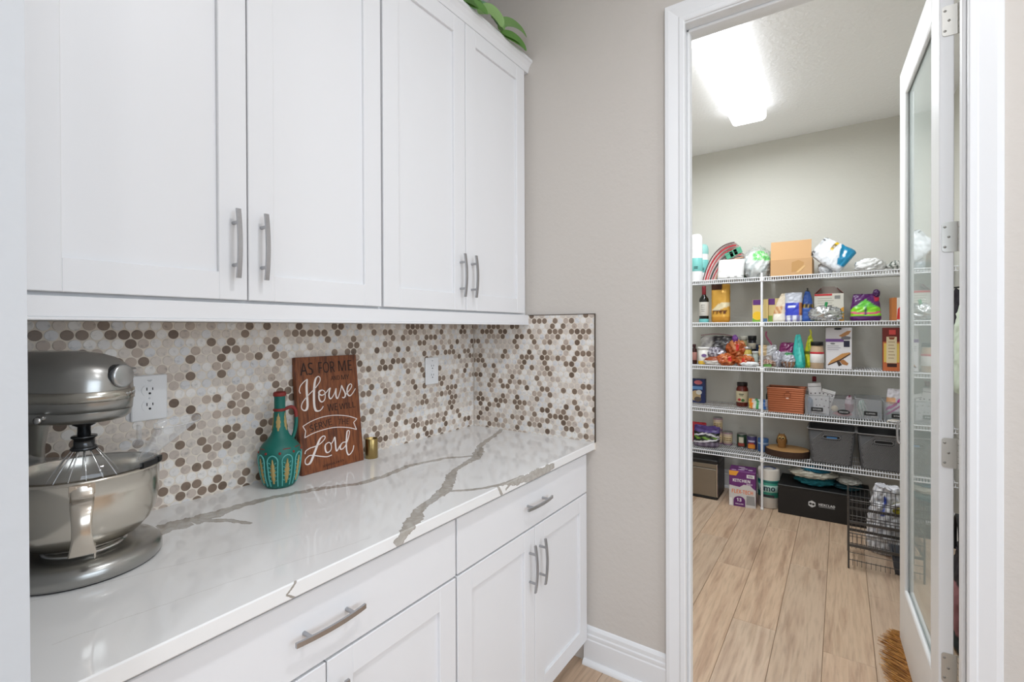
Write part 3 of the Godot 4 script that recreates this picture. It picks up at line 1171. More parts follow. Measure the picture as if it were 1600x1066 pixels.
	for i in 6:
		var a := PI * i / 6.0 + 0.2
		var d := Vector3(cos(a), 0, sin(a))
		var pts := []
		for q in [[0.014, 0.23], [0.030, 0.208], [0.052, 0.172], [0.067, 0.135], [0.069, 0.105], [0.058, 0.078], [0.034, 0.060], [0.0, 0.053]]:
			pts.append(d * q[0] + Vector3(0, q[1] + 0.0012 * i, 0))
		for q in [[0.034, 0.060], [0.058, 0.078], [0.069, 0.105], [0.067, 0.135], [0.052, 0.172], [0.030, 0.208], [0.014, 0.23]]:
			pts.append(-d * q[0] + Vector3(0, q[1] + 0.0012 * i, 0))
		k = Mb.new()
		k.tube(curve(pts, 3), 0.0011, 5)
		part(whisk, "wire", k, chrome)
	# bowl
	k = Mb.new()
	k.lathe([Vector2(0.0, 0.049), Vector2(0.048, 0.047), Vector2(0.056, 0.047), Vector2(0.070, 0.051), Vector2(0.088, 0.062), Vector2(0.104, 0.080), Vector2(0.1135, 0.10), Vector2(0.118, 0.125), Vector2(0.1195, 0.155), Vector2(0.120, 0.186), Vector2(0.1235, 0.1875), Vector2(0.1245, 0.190), Vector2(0.1235, 0.1925), Vector2(0.120, 0.193), Vector2(0.1185, 0.19), Vector2(0.118, 0.155), Vector2(0.1165, 0.125), Vector2(0.112, 0.10), Vector2(0.1025, 0.082), Vector2(0.087, 0.064), Vector2(0.070, 0.053), Vector2(0.0, 0.0505)], 72, false)
	var bowl := part(o, "bowl", k, rgb(206, 200, 189, 0.2, 1.0))
	# strap handle on the side that faces the room
	k = Mb.new()
	rings = []
	for q in [[0.1195, 0.184, 0.017], [0.1215, 0.176, 0.017], [0.124, 0.168, 0.0165], [0.136, 0.163, 0.0165], [0.149, 0.155, 0.016], [0.157, 0.142, 0.0145], [0.160, 0.122, 0.0135], [0.160, 0.102, 0.014], [0.156, 0.084, 0.0165], [0.151, 0.070, 0.0195]]:
		var r := []
		for i in 9:
			var t := -1.0 + i / 4.0
			r.append(Vector3(q[0] + 0.0015 - 0.0022 * t * t, q[1], -q[2] * t))
		for i in 9:
			var t := 1.0 - i / 4.0
			r.append(Vector3(q[0] - 0.001 - 0.0022 * t * t, q[1] - 0.0003, -q[2] * t))
		rings.append(r)
	k.xf = Transform3D(Basis(Vector3.UP, -0.80), Vector3.ZERO)
	k.loft(rings)
	k.box(Vector3(0.1195, 0.178, 0.0), Vector3(0.003, 0.02, 0.037), 0.001)
	k.rod(Vector3(0.12, 0.182, 0.009), Vector3(0.1225, 0.182, 0.009), 0.0022, 8)
	k.rod(Vector3(0.12, 0.182, -0.009), Vector3(0.1225, 0.182, -0.009), 0.0022, 8)
	k.box(Vector3(0.140, 0.0705, -0.0165), Vector3(0.022, 0.022, 0.0025), 0.001)
	part(o, "handle", k, rgb(214, 205, 192, 0.2, 1.0))
	# clear splash shield: dome ring, pouring chute and grip, with black clips on the rim
	k = Mb.new()
	var rg := []
	for q in [[0.123, 0.196], [0.122, 0.206], [0.112, 0.222], [0.095, 0.230], [0.075, 0.232]]:
		var r := []
		for i in 49:
			var a := -2.25 + 4.5 * i / 48.0
			r.append(Vector3(q[0] * cos(a), q[1], -q[0] * sin(a)))
		rg.append(r)
	k.loft(rg, false, false)
	var sh := part(o, "splash_shield", k, M.clear)
	k = Mb.new()
	rg = []
	# chute, opening up and outward on the far right of the bowl
	for q in [[0.098, 0.200, 0.030, 0.016], [0.112, 0.215, 0.034, 0.020], [0.135, 0.242, 0.043, 0.030], [0.150, 0.262, 0.050, 0.038], [0.152, 0.2655, 0.053, 0.041]]:
		var r := []
		for i in 24:
			var a := TAU * i / 24.0
			var c := Vector2(cos(a), sin(a))
			var s := pow(pow(absf(c.x), 4.0) + pow(absf(c.y), 4.0), -0.25)
			r.append(Vector3(q[0] + c.x * s * q[3], q[1] + c.x * s * 0.006, -c.y * s * q[2]))
		rg.append(r)
	k.xf = Transform3D(Basis(Vector3.UP, 0.72), Vector3.ZERO)
	k.loft(rg, true, false)
	k.tube(rg[-1], 0.0013, 5, true)
	k.tube(rg[0], 0.0012, 5, true)
	part(sh, "pouring_chute", k, M.cloudy)
	k = Mb.new()
	k.xf = Transform3D(Basis(Vector3.UP, 1.0), Vector3.ZERO)
	k.span(Vector3(0.086, 0.230, -0.010), Vector3(0.092, 0.262, 0.008), 0.002)
	part(sh, "grip", k, M.cloudy)
	k = Mb.new()
	for t in [[-0.02, 0.30], [0.36, 0.50]]:
		var ring := []
		for i in 7:
			var a: float = lerpf(t[0], t[1], i / 6.0)
			var c := Vector3(cos(a), 0, -sin(a))
			ring.append([c * 0.118 + Vector3(0, 0.1925, 0), c * 0.127 + Vector3(0, 0.1925, 0), c * 0.127 + Vector3(0, 0.2035, 0), c * 0.118 + Vector3(0, 0.2035, 0)])
		k.st.set_smooth_group(-1)
		k.loft(ring, true, true, 4294967295)
	part(sh, "rim_clip", k, M.black)


# one brush stroke: a thin raised ribbon, broad where the pen goes down
func stroke(k: Mb, pts: Array, thin: float, broad: float):
	var v := []
	for p in pts:
		v.append(Vector2(p[0], p[1]))
	v = curve(v, 5)
	var rings := []
	var w := thin
	for i in v.size():
		var d: Vector2 = (v[mini(i + 1, v.size() - 1)] - v[maxi(i - 1, 0)]).normalized()
		w = lerpf(w, lerpf(thin, broad, clampf(-d.y * 1.6 - 0.4, 0.0, 1.0)), 0.3)
		var s := Vector2(-d.y, d.x) * w / 2
		rings.append([Vector3(v[i].x - s.x, v[i].y - s.y, 0.0), Vector3(v[i].x + s.x, v[i].y + s.y, 0.0), Vector3(v[i].x + s.x, v[i].y + s.y, 0.0006), Vector3(v[i].x - s.x, v[i].y - s.y, 0.0006)])
	k.st.set_smooth_group(-1)
	k.loft(rings, true, true, 4294967295)


func wooden_sign():
	var o := thing("wooden_sign", "red-brown wooden board with white and black hand lettering, leaning on the tiles", "sign", Vector3(-1.4104, COUNTER_Y + 0.0005, -0.8689))
	var u := Vector3(0.02268, 0, -0.99974)
	var up := Vector3(-0.11317, 0.99357, -0.00257)
	o.basis = Basis(u, up, u.cross(up))
	var wood := StandardMaterial3D.new()
	wood.albedo_texture = noise_tex(0.012, [[0.0, Color8(64, 32, 15)], [0.3, Color8(104, 54, 26)], [0.55, Color8(140, 80, 42)], [0.8, Color8(114, 62, 32)], [1.0, Color8(78, 40, 20)]], 512, 5, 30.0)
	wood.roughness = 0.45
	triplanar(wood, Vector3(9.0, 1.1, 9.0), false)
	var k := Mb.new()
	k.span(Vector3(0, 0, -0.018), Vector3(0.2335, 0.377, 0.0), 0.0015)
	part(o, "board", k, wood)
	var white := rgb(238, 228, 222, 0.6)
	var ink := rgb(30, 17, 12, 0.7)
	k = Mb.new()
	var words := {
		"House": [
			[[0.0132, 0.2606], [0.0100, 0.2695], [0.0142, 0.2832], [0.0247, 0.2945], [0.0397, 0.3050]],
			[[0.0397, 0.3050], [0.0358, 0.2811], [0.0350, 0.2566], [0.0352, 0.2299], [0.0336, 0.2138], [0.0280, 0.2054], [0.0204, 0.2054], [0.0140, 0.2124], [0.0141, 0.2225], [0.0203, 0.2338], [0.0332, 0.2465], [0.0438, 0.2556], [0.0580, 0.2664], [0.0725, 0.2795], [0.0839, 0.2932], [0.0859, 0.3046], [0.0795, 0.3104], [0.0711, 0.3048], [0.0654, 0.2907], [0.0616, 0.2702], [0.0591, 0.2456], [0.0582, 0.2249], [0.0592, 0.2083], [0.0640, 0.1983], [0.0753, 0.1967], [0.0849, 0.2027], [0.0901, 0.2099]],
			[[0.0897, 0.2641], [0.0800, 0.2578], [0.0766, 0.2435], [0.0790, 0.2307], [0.0866, 0.2245], [0.0964, 0.2306], [0.1004, 0.2450], [0.0986, 0.2579], [0.0897, 0.2641], [0.0803, 0.2620], [0.0774, 0.2539], [0.0883, 0.2464], [0.1029, 0.2532], [0.1156, 0.2646], [0.1211, 0.2679]],
			[[0.1211, 0.2679], [0.1159, 0.2539], [0.1141, 0.2391], [0.1189, 0.2311], [0.1278, 0.2375], [0.1374, 0.2515], [0.1426, 0.2640], [0.1409, 0.2490], [0.1410, 0.2360], [0.1453, 0.2290], [0.1523, 0.2390], [0.1599, 0.2556], [0.1651, 0.2726]],
			[[0.1651, 0.2726], [0.1702, 0.2589], [0.1766, 0.2451], [0.1769, 0.2340], [0.1701, 0.2287], [0.1641, 0.2311]],
			[[0.1745, 0.2354], [0.1881, 0.2460], [0.2007, 0.2580], [0.2061, 0.2686], [0.2008, 0.2740], [0.1926, 0.2688], [0.1865, 0.2572], [0.1854, 0.2441], [0.1897, 0.2348], [0.1972, 0.2328], [0.2084, 0.2416], [0.2201, 0.2556]],
		],
		"Lord": [
			[[0.0146, 0.0669], [0.0177, 0.0754], [0.0318, 0.0817], [0.0496, 0.0839], [0.0679, 0.0885], [0.0845, 0.0995], [0.0891, 0.1081], [0.0828, 0.1121], [0.0719, 0.1066], [0.0632, 0.0941], [0.0542, 0.0772], [0.0452, 0.0604], [0.0364, 0.0438], [0.0282, 0.0341], [0.0182, 0.0330], [0.0133, 0.0398], [0.0158, 0.0507], [0.0301, 0.0590], [0.0474, 0.0553], [0.0674, 0.0486], [0.0905, 0.0424], [0.1086, 0.0440]],
			[[0.0981, 0.0873], [0.0884, 0.0821], [0.0862, 0.0707], [0.0891, 0.0582], [0.0969, 0.0554], [0.1068, 0.0617], [0.1093, 0.0756], [0.1047, 0.0861], [0.0981, 0.0873]],
			[[0.1083, 0.0805], [0.1171, 0.0885], [0.1221, 0.0984], [0.1250, 0.1003], [0.1254, 0.0893], [0.1254, 0.0724], [0.1267, 0.0551], [0.1324, 0.0564], [0.1402, 0.0670], [0.1493, 0.0750]],
			[[0.1651, 0.0768], [0.1537, 0.0766], [0.1445, 0.0686], [0.1423, 0.0580], [0.1491, 0.0554], [0.1594, 0.0607], [0.1691, 0.0736], [0.1779, 0.0918], [0.1828, 0.1084], [0.1797, 0.1134], [0.1738, 0.1112], [0.1699, 0.0933], [0.1671, 0.0740], [0.1660, 0.0544], [0.1676, 0.0393], [0.1726, 0.0313], [0.1816, 0.0339], [0.1912, 0.0443], [0.1961, 0.0588]],
		],
	}
	for w in words:
		for s in words[w]:
			stroke(k, s, 0.0029, 0.0076 if s.size() > 20 else 0.0052)
	part(o, "script_lettering", k, white, "white brush script")
	k = Mb.new()
	var banner := [[0.0137, 0.1553], [0.0458, 0.1675], [0.0851, 0.1745], [0.1228, 0.1744], [0.1558, 0.1695], [0.1868, 0.1616], [0.2168, 0.1487]]
	stroke(k, banner, 0.0024, 0.0026)
	stroke(k, [[0.0176, 0.1179], [0.0452, 0.1267], [0.0818, 0.1321], [0.1195, 0.1336], [0.1525, 0.1297], [0.1863, 0.1215], [0.2120, 0.1114]], 0.0024, 0.0026)
	for s in [[[0.0137, 0.1553], [0.0223, 0.1389]], [[0.0223, 0.1389], [0.0176, 0.1179]], [[0.2168, 0.1487], [0.2024, 0.1378]], [[0.2024, 0.1378], [0.2120, 0.1114]]]:
		stroke(k, s, 0.0024, 0.0026)
	part(o, "banner_outline", k, white, "white ribbon outline")
	for t in [["AS", 0.040, 0.338, 0.045, 0.040, 0.0], ["FOR", 0.113, 0.339, 0.061, 0.037, 0.0], ["ME", 0.185, 0.340, 0.054, 0.036, 0.0], ["AND", 0.143, 0.300, 0.034, 0.015, 0.0], ["MY", 0.182, 0.300, 0.031, 0.016, 0.0], ["WE", 0.124, 0.202, 0.038, 0.024, 0.0], ["WILL", 0.182, 0.200, 0.064, 0.020, 0.0], ["SERVE", 0.077, 0.149, 0.080, 0.0215, 0.14], ["THE", 0.163, 0.1475, 0.042, 0.019, -0.12], ["JOSHUA 24:15", 0.112, 0.015, 0.080, 0.009, 0.05]]:
		lettering(o, t[0], Vector2(t[3], t[4]), Vector3(t[1], t[2], 0.0001), Basis(Vector3.BACK, t[5]), ink, false)


func decorated_bottle():
	var teal := rgb(15, 102, 91, 0.5)
	var pale := rgb(92, 172, 166, 0.5)
	var gold := rgb(172, 148, 92, 0.6)
	var red := rgb(134, 44, 38, 0.6)
	var o := thing("decorated_bottle", "teal clay bottle with carved golden leaves, one handle and red stripes", "bottle", Vector3(-1.388, COUNTER_Y, -0.785))
	var prof := [Vector2(0.0, 0.002), Vector2(0.034, 0.0), Vector2(0.039, 0.002), Vector2(0.044, 0.012), Vector2(0.051, 0.035), Vector2(0.0555, 0.065), Vector2(0.0575, 0.09), Vector2(0.0575, 0.105), Vector2(0.054, 0.117), Vector2(0.046, 0.128), Vector2(0.035, 0.140), Vector2(0.026, 0.151), Vector2(0.0215, 0.163), Vector2(0.0185, 0.185), Vector2(0.0165, 0.21), Vector2(0.0152, 0.235), Vector2(0.0152, 0.262), Vector2(0.0165, 0.268), Vector2(0.0168, 0.273), Vector2(0.0145, 0.278), Vector2(0.012, 0.276), Vector2(0.011, 0.25), Vector2(0.0, 0.25)]
	var k := Mb.new()
	k.lathe(prof, 40, false)
	var body := part(o, "body", k, teal)
	var rad := func(y: float) -> float:
		for i in range(1, prof.size() - 1):
			if y >= prof[i].y and y <= prof[i + 1].y:
				return lerpf(prof[i].x, prof[i + 1].x, (y - prof[i].y) / maxf(0.0001, prof[i + 1].y - prof[i].y))
		return 0.03
	var on := func(a: float, y: float, lift: float) -> Vector3:
		var r: float = rad.call(y) + lift
		return Vector3(r * cos(a), y, -r * sin(a))
	for i in 9:
		var a0 := TAU * i / 9.0 + 0.52
		var arch := []
		for j in 13:
			var t := -1.0 + j / 6.0
			arch.append(on.call(a0 + 0.27 * signf(t) * minf(1.0, pow(absf(t) * 3.0, 0.6)) * lerpf(1.0, 0.82, absf(t)), 0.102 - 0.092 * pow(absf(t), 1.6), 0.0006))
		k = Mb.new()
		k.tube(curve(arch, 2), 0.0021, 5)
		part(body, "arch", k, pale)
		k = Mb.new()
		var leaf := []
		for j in 12:
			var t := j / 11.0
			var y := 0.018 + 0.074 * t
			var w := 0.145 * sin(PI * clampf(0.12 + 0.86 * t, 0, 1)) * (1.0 if j % 2 == 0 else 0.66)
			leaf.append([on.call(a0 - w, y, 0.0003), on.call(a0 - w * 0.4, y, 0.0022), on.call(a0, y, 0.003), on.call(a0 + w * 0.4, y, 0.0022), on.call(a0 + w, y, 0.0003)])
		k.loft(leaf, false, false)
		part(body, "leaf", k, gold)
		k = Mb.new()
		for j in 5:
			for s in [-1.0, 1.0]:
				var y := 0.026 + 0.013 * j
				k.tube([on.call(a0 + s * 0.10, y, 0.0012), on.call(a0 + s * 0.19, y + 0.004, 0.0008)], 0.0014, 4)
		part(body, "leaf_vein", k, pale)
		k = Mb.new()
		k.xf = Transform3D(Basis(), on.call(a0 + TAU / 18.0, 0.107, -0.001))
		k.lathe([Vector2(0, -0.004), Vector2(0.003, -0.003), Vector2(0.004, 0), Vector2(0.003, 0.003), Vector2(0, 0.004)], 8)
		part(body, "red_dot", k, red)
		if i % 2 == 0:
			k = Mb.new()
			k.tube([on.call(a0 - 0.2, 0.118, 0.0002), on.call(a0, 0.1185, 0.0004), on.call(a0 + 0.2, 0.118, 0.0002)], 0.0014, 5)
			part(body, "red_dash", k, red)
	k = Mb.new()
	k.lathe([Vector2(0.0166, 0.267), Vector2(0.0178, 0.268), Vector2(0.0182, 0.272), Vector2(0.0175, 0.277), Vector2(0.0150, 0.280), Vector2(0.0125, 0.278)], 24, false)
	part(o, "lip", k, red)
	k = Mb.new()
	k.lathe([Vector2(0.0155, 0.222), Vector2(0.0182, 0.224), Vector2(0.0184, 0.228), Vector2(0.0156, 0.231)], 24, false)
	part(o, "neck_ring", k, red)
	k = Mb.new()
	for i in 5:
		k.xf = Transform3D(Basis(Vector3.UP, TAU * i / 5.0 + 0.5), Vector3.ZERO)
		var lf := []
		for j in 9:
			var t := j / 8.0
			var y := 0.166 + 0.052 * t
			var w := 0.006 * sin(PI * clampf(t * 0.9 + 0.1, 0, 1)) * (1.0 if j % 2 == 0 else 0.7) + 0.001
			var r: float = rad.call(y)
			lf.append([Vector3(r - 0.0008, y, w), Vector3(r + 0.0016, y, 0), Vector3(r - 0.0008, y, -w)])
		k.loft(lf, false, false)
	part(o, "neck_leaf", k, gold)
	var dir := Vector3(0.42, 0, -0.907)
	k = Mb.new()
	k.tube(curve([dir * 0.016 + Vector3(0, 0.228, 0), dir * 0.032 + Vector3(0, 0.232, 0), dir * 0.042 + Vector3(0, 0.222, 0), dir * 0.045 + Vector3(0, 0.20, 0)], 5), 0.0052, 10)
	part(o, "handle", k, red, "red upper half of the handle")
	k = Mb.new()
	k.tube(curve([dir * 0.045 + Vector3(0, 0.201, 0), dir * 0.0445 + Vector3(0, 0.18, 0), dir * 0.040 + Vector3(0, 0.155, 0), dir * 0.034 + Vector3(0, 0.138, 0)], 5), 0.0052, 10)
	part(o, "handle", k, teal, "teal lower half of the handle")


func brass_cup():
	var o := thing("brass_cup", "small brushed brass cup beside the wooden sign", "cup", Vector3(-1.408, COUNTER_Y, -1.138))
	var k := Mb.new()
	k.lathe([Vector2(0.0, 0.0), Vector2(0.0215, 0.0), Vector2(0.0225, 0.001), Vector2(0.0225, 0.070), Vector2(0.022, 0.0708), Vector2(0.0212, 0.070), Vector2(0.021, 0.003), Vector2(0.0, 0.0025)], 48, false)
	part(o, "body", k, rgb(168, 146, 96, 0.28, 1.0))


func wall_outlet(where: Vector3, label: String):
	var o := thing("wall_outlet", label, "outlet", where, PI / 2, "white wall sockets")
	var k := Mb.new()
	k.box(Vector3(0, 0, 0.003), Vector3(0.078, 0.115, 0.006), 0.0025)
	part(o, "cover_plate", k, M.white)
	for s in [0.0185, -0.0205]:
		k = Mb.new()
		var poly := PackedVector2Array()
		for i in 28:
			var c := Vector2.from_angle(TAU * i / 28.0)
			poly.append(Vector2(clampf(c.x * 0.0172, -0.0172, 0.0172), s + clampf(c.y * 0.0165, -0.0132, 0.0132)))
		k.prism(poly, 0.004, 0.0072)
		var r := part(o, "socket", k, M.white)
		k = Mb.new()
		k.box(Vector3(-0.0062, s + 0.004, 0.0072), Vector3(0.0022, 0.0078, 0.0006), 0.0)
		k.box(Vector3(0.0062, s + 0.004, 0.0072), Vector3(0.0022, 0.0066, 0.0006), 0.0)
		k.xf = Transform3D(Basis(Vector3.RIGHT, PI / 2), Vector3(0, s - 0.0072, 0.0069))
		k.lathe([Vector2(0.0028, 0.0), Vector2(0.0028, 0.0006), Vector2(0.0, 0.0006)], 10, false)
		part(r, "slot", k, M.black)
	k = Mb.new()
	k.box(Vector3(0, 0.0435, 0.006), Vector3(0.019, 0.009, 0.0012), 0.0004)
	var ind := part(o, "indicator", k, rgb(240, 240, 240, 0.5))
	for q in [[0.0445, 0.011], [0.0418, 0.006]]:
		k = Mb.new()
		k.box(Vector3(0, q[0], 0.0067), Vector3(q[1], 0.0013, 0.0003), 0.0)
		part(ind, "print", k, rgb(140, 140, 140))
	k = Mb.new()
	k.xf = Transform3D(Basis(Vector3.RIGHT, PI / 2), Vector3(0, -0.001, 0.0058))
	k.lathe([Vector2(0.0026, 0.0), Vector2(0.0022, 0.0008), Vector2(0.0, 0.001)], 12, false)
	part(o, "screw", k, rgb(210, 210, 210, 0.4))


# a blade along a curve, widest in the middle, folded a little at its rib
func leaf_blade(pts: Array, w: float, up: Vector3, curl := 0.25) -> Mb:
	var k := Mb.new()
	var c := curve(pts, 5)
	var rings := []
	var n := c.size()
	for i in n:
		var t := float(i) / (n - 1)
		var d: Vector3 = (c[mini(i + 1, n - 1)] - c[maxi(i - 1, 0)]).normalized()
		var s := d.cross(up).normalized()
		var nn := s.cross(d)
		var ww := w * pow(sin(PI * clampf(0.06 + 0.93 * t, 0, 1)), 0.7)
		rings.append([c[i] - s * ww + nn * ww * curl, c[i] - s * ww * 0.5 + nn * ww * curl * 0.35, c[i], c[i] + s * ww * 0.5 + nn * ww * curl * 0.35, c[i] + s * ww + nn * ww * curl])
	k.loft(rings, false, false)
	return k


func trailing_plant():
	var o := thing("trailing_plant", "green leafy plant trailing over the top of the wall cabinets", "plant", Vector3(-1.13, 2.567, -1.55))
	var g := []
	for c in [[112, 150, 84], [92, 136, 62], [134, 168, 104], [70, 108, 46], [100, 138, 108]]:
		var m := rgb(c[0], c[1], c[2], 0.5)
		m.backlight_enabled = true
		m.backlight = Color8(60, 90, 30)
		g.append(m)
	var P := func(y: float, z: float, x := 0.0) -> Vector3: return Vector3(x, y - 2.567, z + 1.55)
	var blades := [
		[[P.call(2.575, -1.556), P.call(2.612, -1.575, 0.0), P.call(2.640, -1.63, 0.004), P.call(2.652, -1.70, 0.004), P.call(2.647, -1.755, 0.0)], 0.019, 0],
		[[P.call(2.571, -1.562), P.call(2.584, -1.625, 0.01), P.call(2.586, -1.68, 0.012), P.call(2.566, -1.722, 0.02)], 0.017, 1],
		[[P.call(2.592, -1.44, -0.02), P.call(2.606, -1.47, 0.01), P.call(2.588, -1.512, 0.026), P.call(2.565, -1.532, 0.03)], 0.022, 2],
		[[P.call(2.60, -1.42, -0.03), P.call(2.634, -1.47, -0.02), P.call(2.624, -1.52, -0.01), P.call(2.59, -1.545, 0.0)], 0.016, 4],
		[[P.call(2.575, -1.30, -0.02), P.call(2.588, -1.36, 0.0), P.call(2.584, -1.40, 0.015), P.call(2.566, -1.435, 0.025)], 0.02, 3],
		[[P.call(2.578, -1.36, -0.01), P.call(2.575, -1.40, 0.02), P.call(2.566, -1.44, 0.03)], 0.016, 1],
		[[P.call(2.569, -1.58, 0.0), P.call(2.573, -1.65, 0.015), P.call(2.568, -1.712, 0.022)], 0.014, 1],
		[[P.call(2.598, -1.50, 0.0), P.call(2.60, -1.535, 0.012), P.call(2.574, -1.562, 0.02)], 0.013, 0],
		[[P.call(2.575, -1.40, -0.05), P.call(2.65, -1.42, -0.06), P.call(2.69, -1.46, -0.05)], 0.02, 4],
		[[P.call(2.575, -1.30, -0.05), P.call(2.62, -1.27, -0.02), P.call(2.61, -1.21, 0.01)], 0.02, 2],
		[[P.call(2.575, -1.25, -0.05), P.call(2.60, -1.20, -0.01), P.call(2.59, -1.14, 0.02)], 0.018, 0],
		[[P.call(2.575, -1.33, -0.07), P.call(2.66, -1.31, -0.08), P.call(2.70, -1.27, -0.07)], 0.02, 3],
	]
	for b in blades:
		part(o, "leaf", leaf_blade(b[0], b[1] * 1.3, Vector3(0.85, 0.25, 0.45).normalized()), g[b[2]])
	var s := Mb.new()
	s.tube(curve([P.call(2.569, -1.15, -0.05), P.call(2.578, -1.25, -0.05), P.call(2.572, -1.40, -0.03), P.call(2.572, -1.50, -0.01), P.call(2.571, -1.60, 0.0)], 5), 0.003, 6)
	part(o, "stem", s, rgb(96, 84, 44))


# ---------------------------------------------------------------- goods in the pantry
# a filled bag: superellipse rings that thin upward; paint(x, t, front) gives its printed colour
func bag_mesh(w: float, h: float, d: float, sd: int, paint, o := {}) -> Mb:
	var k := Mb.new()
	var n := FastNoiseLite.new()
	n.seed = sd
	n.frequency = 1.0
	n.fractal_octaves = 3
	var crumple: float = o.get("crumple", 0.006)
	var thin: float = o.get("thin", 1.6)
	var top_w: float = o.get("top_w", 1.0)
	var lean: float = o.get("lean", 0.0)
	var skew: float = o.get("skew", 0.0)
	var tip: float = o.get("tip", 0.004)
	var rings := []
	var N: int = o.get("n", 44)
	var R: int = o.get("r", 30)
	for i in R + 1:
		var t := float(i) / R
		var hw := w / 2 * lerpf(1.0, top_w, t * t) * (1.0 if t > 0.06 else lerpf(0.9, 1.0, t / 0.06))
		var hd := maxf(tip, d / 2 * (1.0 - pow(t, thin))) * (1.0 if t > 0.06 else lerpf(0.8, 1.0, t / 0.06))
		var r := []
		for j in N:
			var a := TAU * j / N
			var c := Vector2(cos(a), sin(a))
			var s := pow(pow(absf(c.x), 2.7) + pow(absf(c.y), 2.7), -1.0 / 2.7)
			var p := Vector3(c.x * s * hw, t * h, -c.y * s * hd)
			var q := n.get_noise_3d(p.x * 28, p.y * 28, p.z * 28 + (3.0 if c.y > 0 else 0.0)) + 0.5 * n.get_noise_3d(p.x * 70, p.y * 60, p.z * 70)
			var amp := crumple * minf(1.0, t * 8.0)
			p += Vector3(c.x * 0.6, 0, -c.y) * q * amp
			p.y += n.get_noise_2d(p.x * 30, 9.0) * crumple * 0.8 * t
			p.z -= lean * t * t
			p.x += skew * t * t
			r.append(p)
		rings.append(r)
	var f = null
	if paint != null:
		f = func(u: float, v: float) -> Color: return paint.call(cos(TAU * u), v, sin(TAU * u) <= 0.0)
	k.loft(rings, true, true, 1, f)
	return k


# a crumpled lump resting on y = 0
func lump_mesh(s: Vector3, sd: int, amp := 0.18, paint = null, freq := 2.2, seg := 40) -> Mb:
	var k := Mb.new()
	var n := FastNoiseLite.new()
	n.seed = sd
	n.frequency = 1.0
	n.fractal_type = FastNoiseLite.FRACTAL_RIDGED
	n.fractal_octaves = 3
	var rings := []
	for i in 25:
		var th := PI * (0.02 + 0.96 * i / 24.0)
		var r := []
		for j in seg:
			var a := TAU * j / seg
			var dv := Vector3(sin(th) * cos(a), -cos(th), -sin(th) * sin(a))
			var m := 1.0 + amp * n.get_noise_3d(dv.x * freq, dv.y * freq, dv.z * freq)
			var p := Vector3(dv.x * s.x / 2, dv.y * s.y / 2, dv.z * s.z / 2) * m
			p.y = maxf(p.y + s.y / 2, 0.0)
			r.append(p)
		rings.append(r)
	var f = null
	if paint != null:
		f = func(u: float, v: float) -> Color: return paint.call(cos(TAU * u), v, sin(TAU * u) <= 0.0)
	k.loft(rings, true, true, 1, f)
	return k


# a thin printed patch on the front (+z) of a thing: corners in metres
func patch(o: Node3D, called: String, x0: float, y0: float, x1: float, y1: float, z: float, m: Material, t := 0.0006) -> MeshInstance3D:
	var k := Mb.new()
	k.span(Vector3(x0, y0, z - t), Vector3(x1, y1, z + t), 0.0)
	return part(o, called, k, m)


# a patch of free outline on the front
func patch_poly(o: Node3D, called: String, pts: Array, z: float, m: Material, t := 0.0007) -> MeshInstance3D:
	var k := Mb.new()
	k.prism(PackedVector2Array(pts), z - t, z + t)
	return part(o, called, k, m)


func oval(cx: float, cy: float, rx: float, ry: float, n := 20, turn := 0.0) -> Array:
	var o := []
	for i in n:
		o.append(Vector2(cx, cy) + (Vector2.from_angle(TAU * i / n) * Vector2(rx, ry)).rotated(turn))
	return o


func carton(called: String, label: String, category: String, at: Vector3, turn: float, s: Vector3, m: Material, group := "") -> Node3D:
	var o := thing(called, label, category, at, turn, group)
	var k := Mb.new()
	k.span(Vector3(-s.x / 2, 0, -s.z), Vector3(s.x / 2, s.y, 0), 0.0015)
	part(o, "body", k, m)
	return o


func build_pantry_things():
	var y: float = SHELF_Y[0]
	top_shelf(SHELF_Y[0] + 0.001)
	second_shelf(SHELF_Y[1] + 0.001)
	third_shelf(SHELF_Y[2] + 0.001)
	fourth_shelf(SHELF_Y[3] + 0.001)
	lowest_shelf(SHELF_Y[4] + 0.001)
	pantry_floor()
	behind_door()


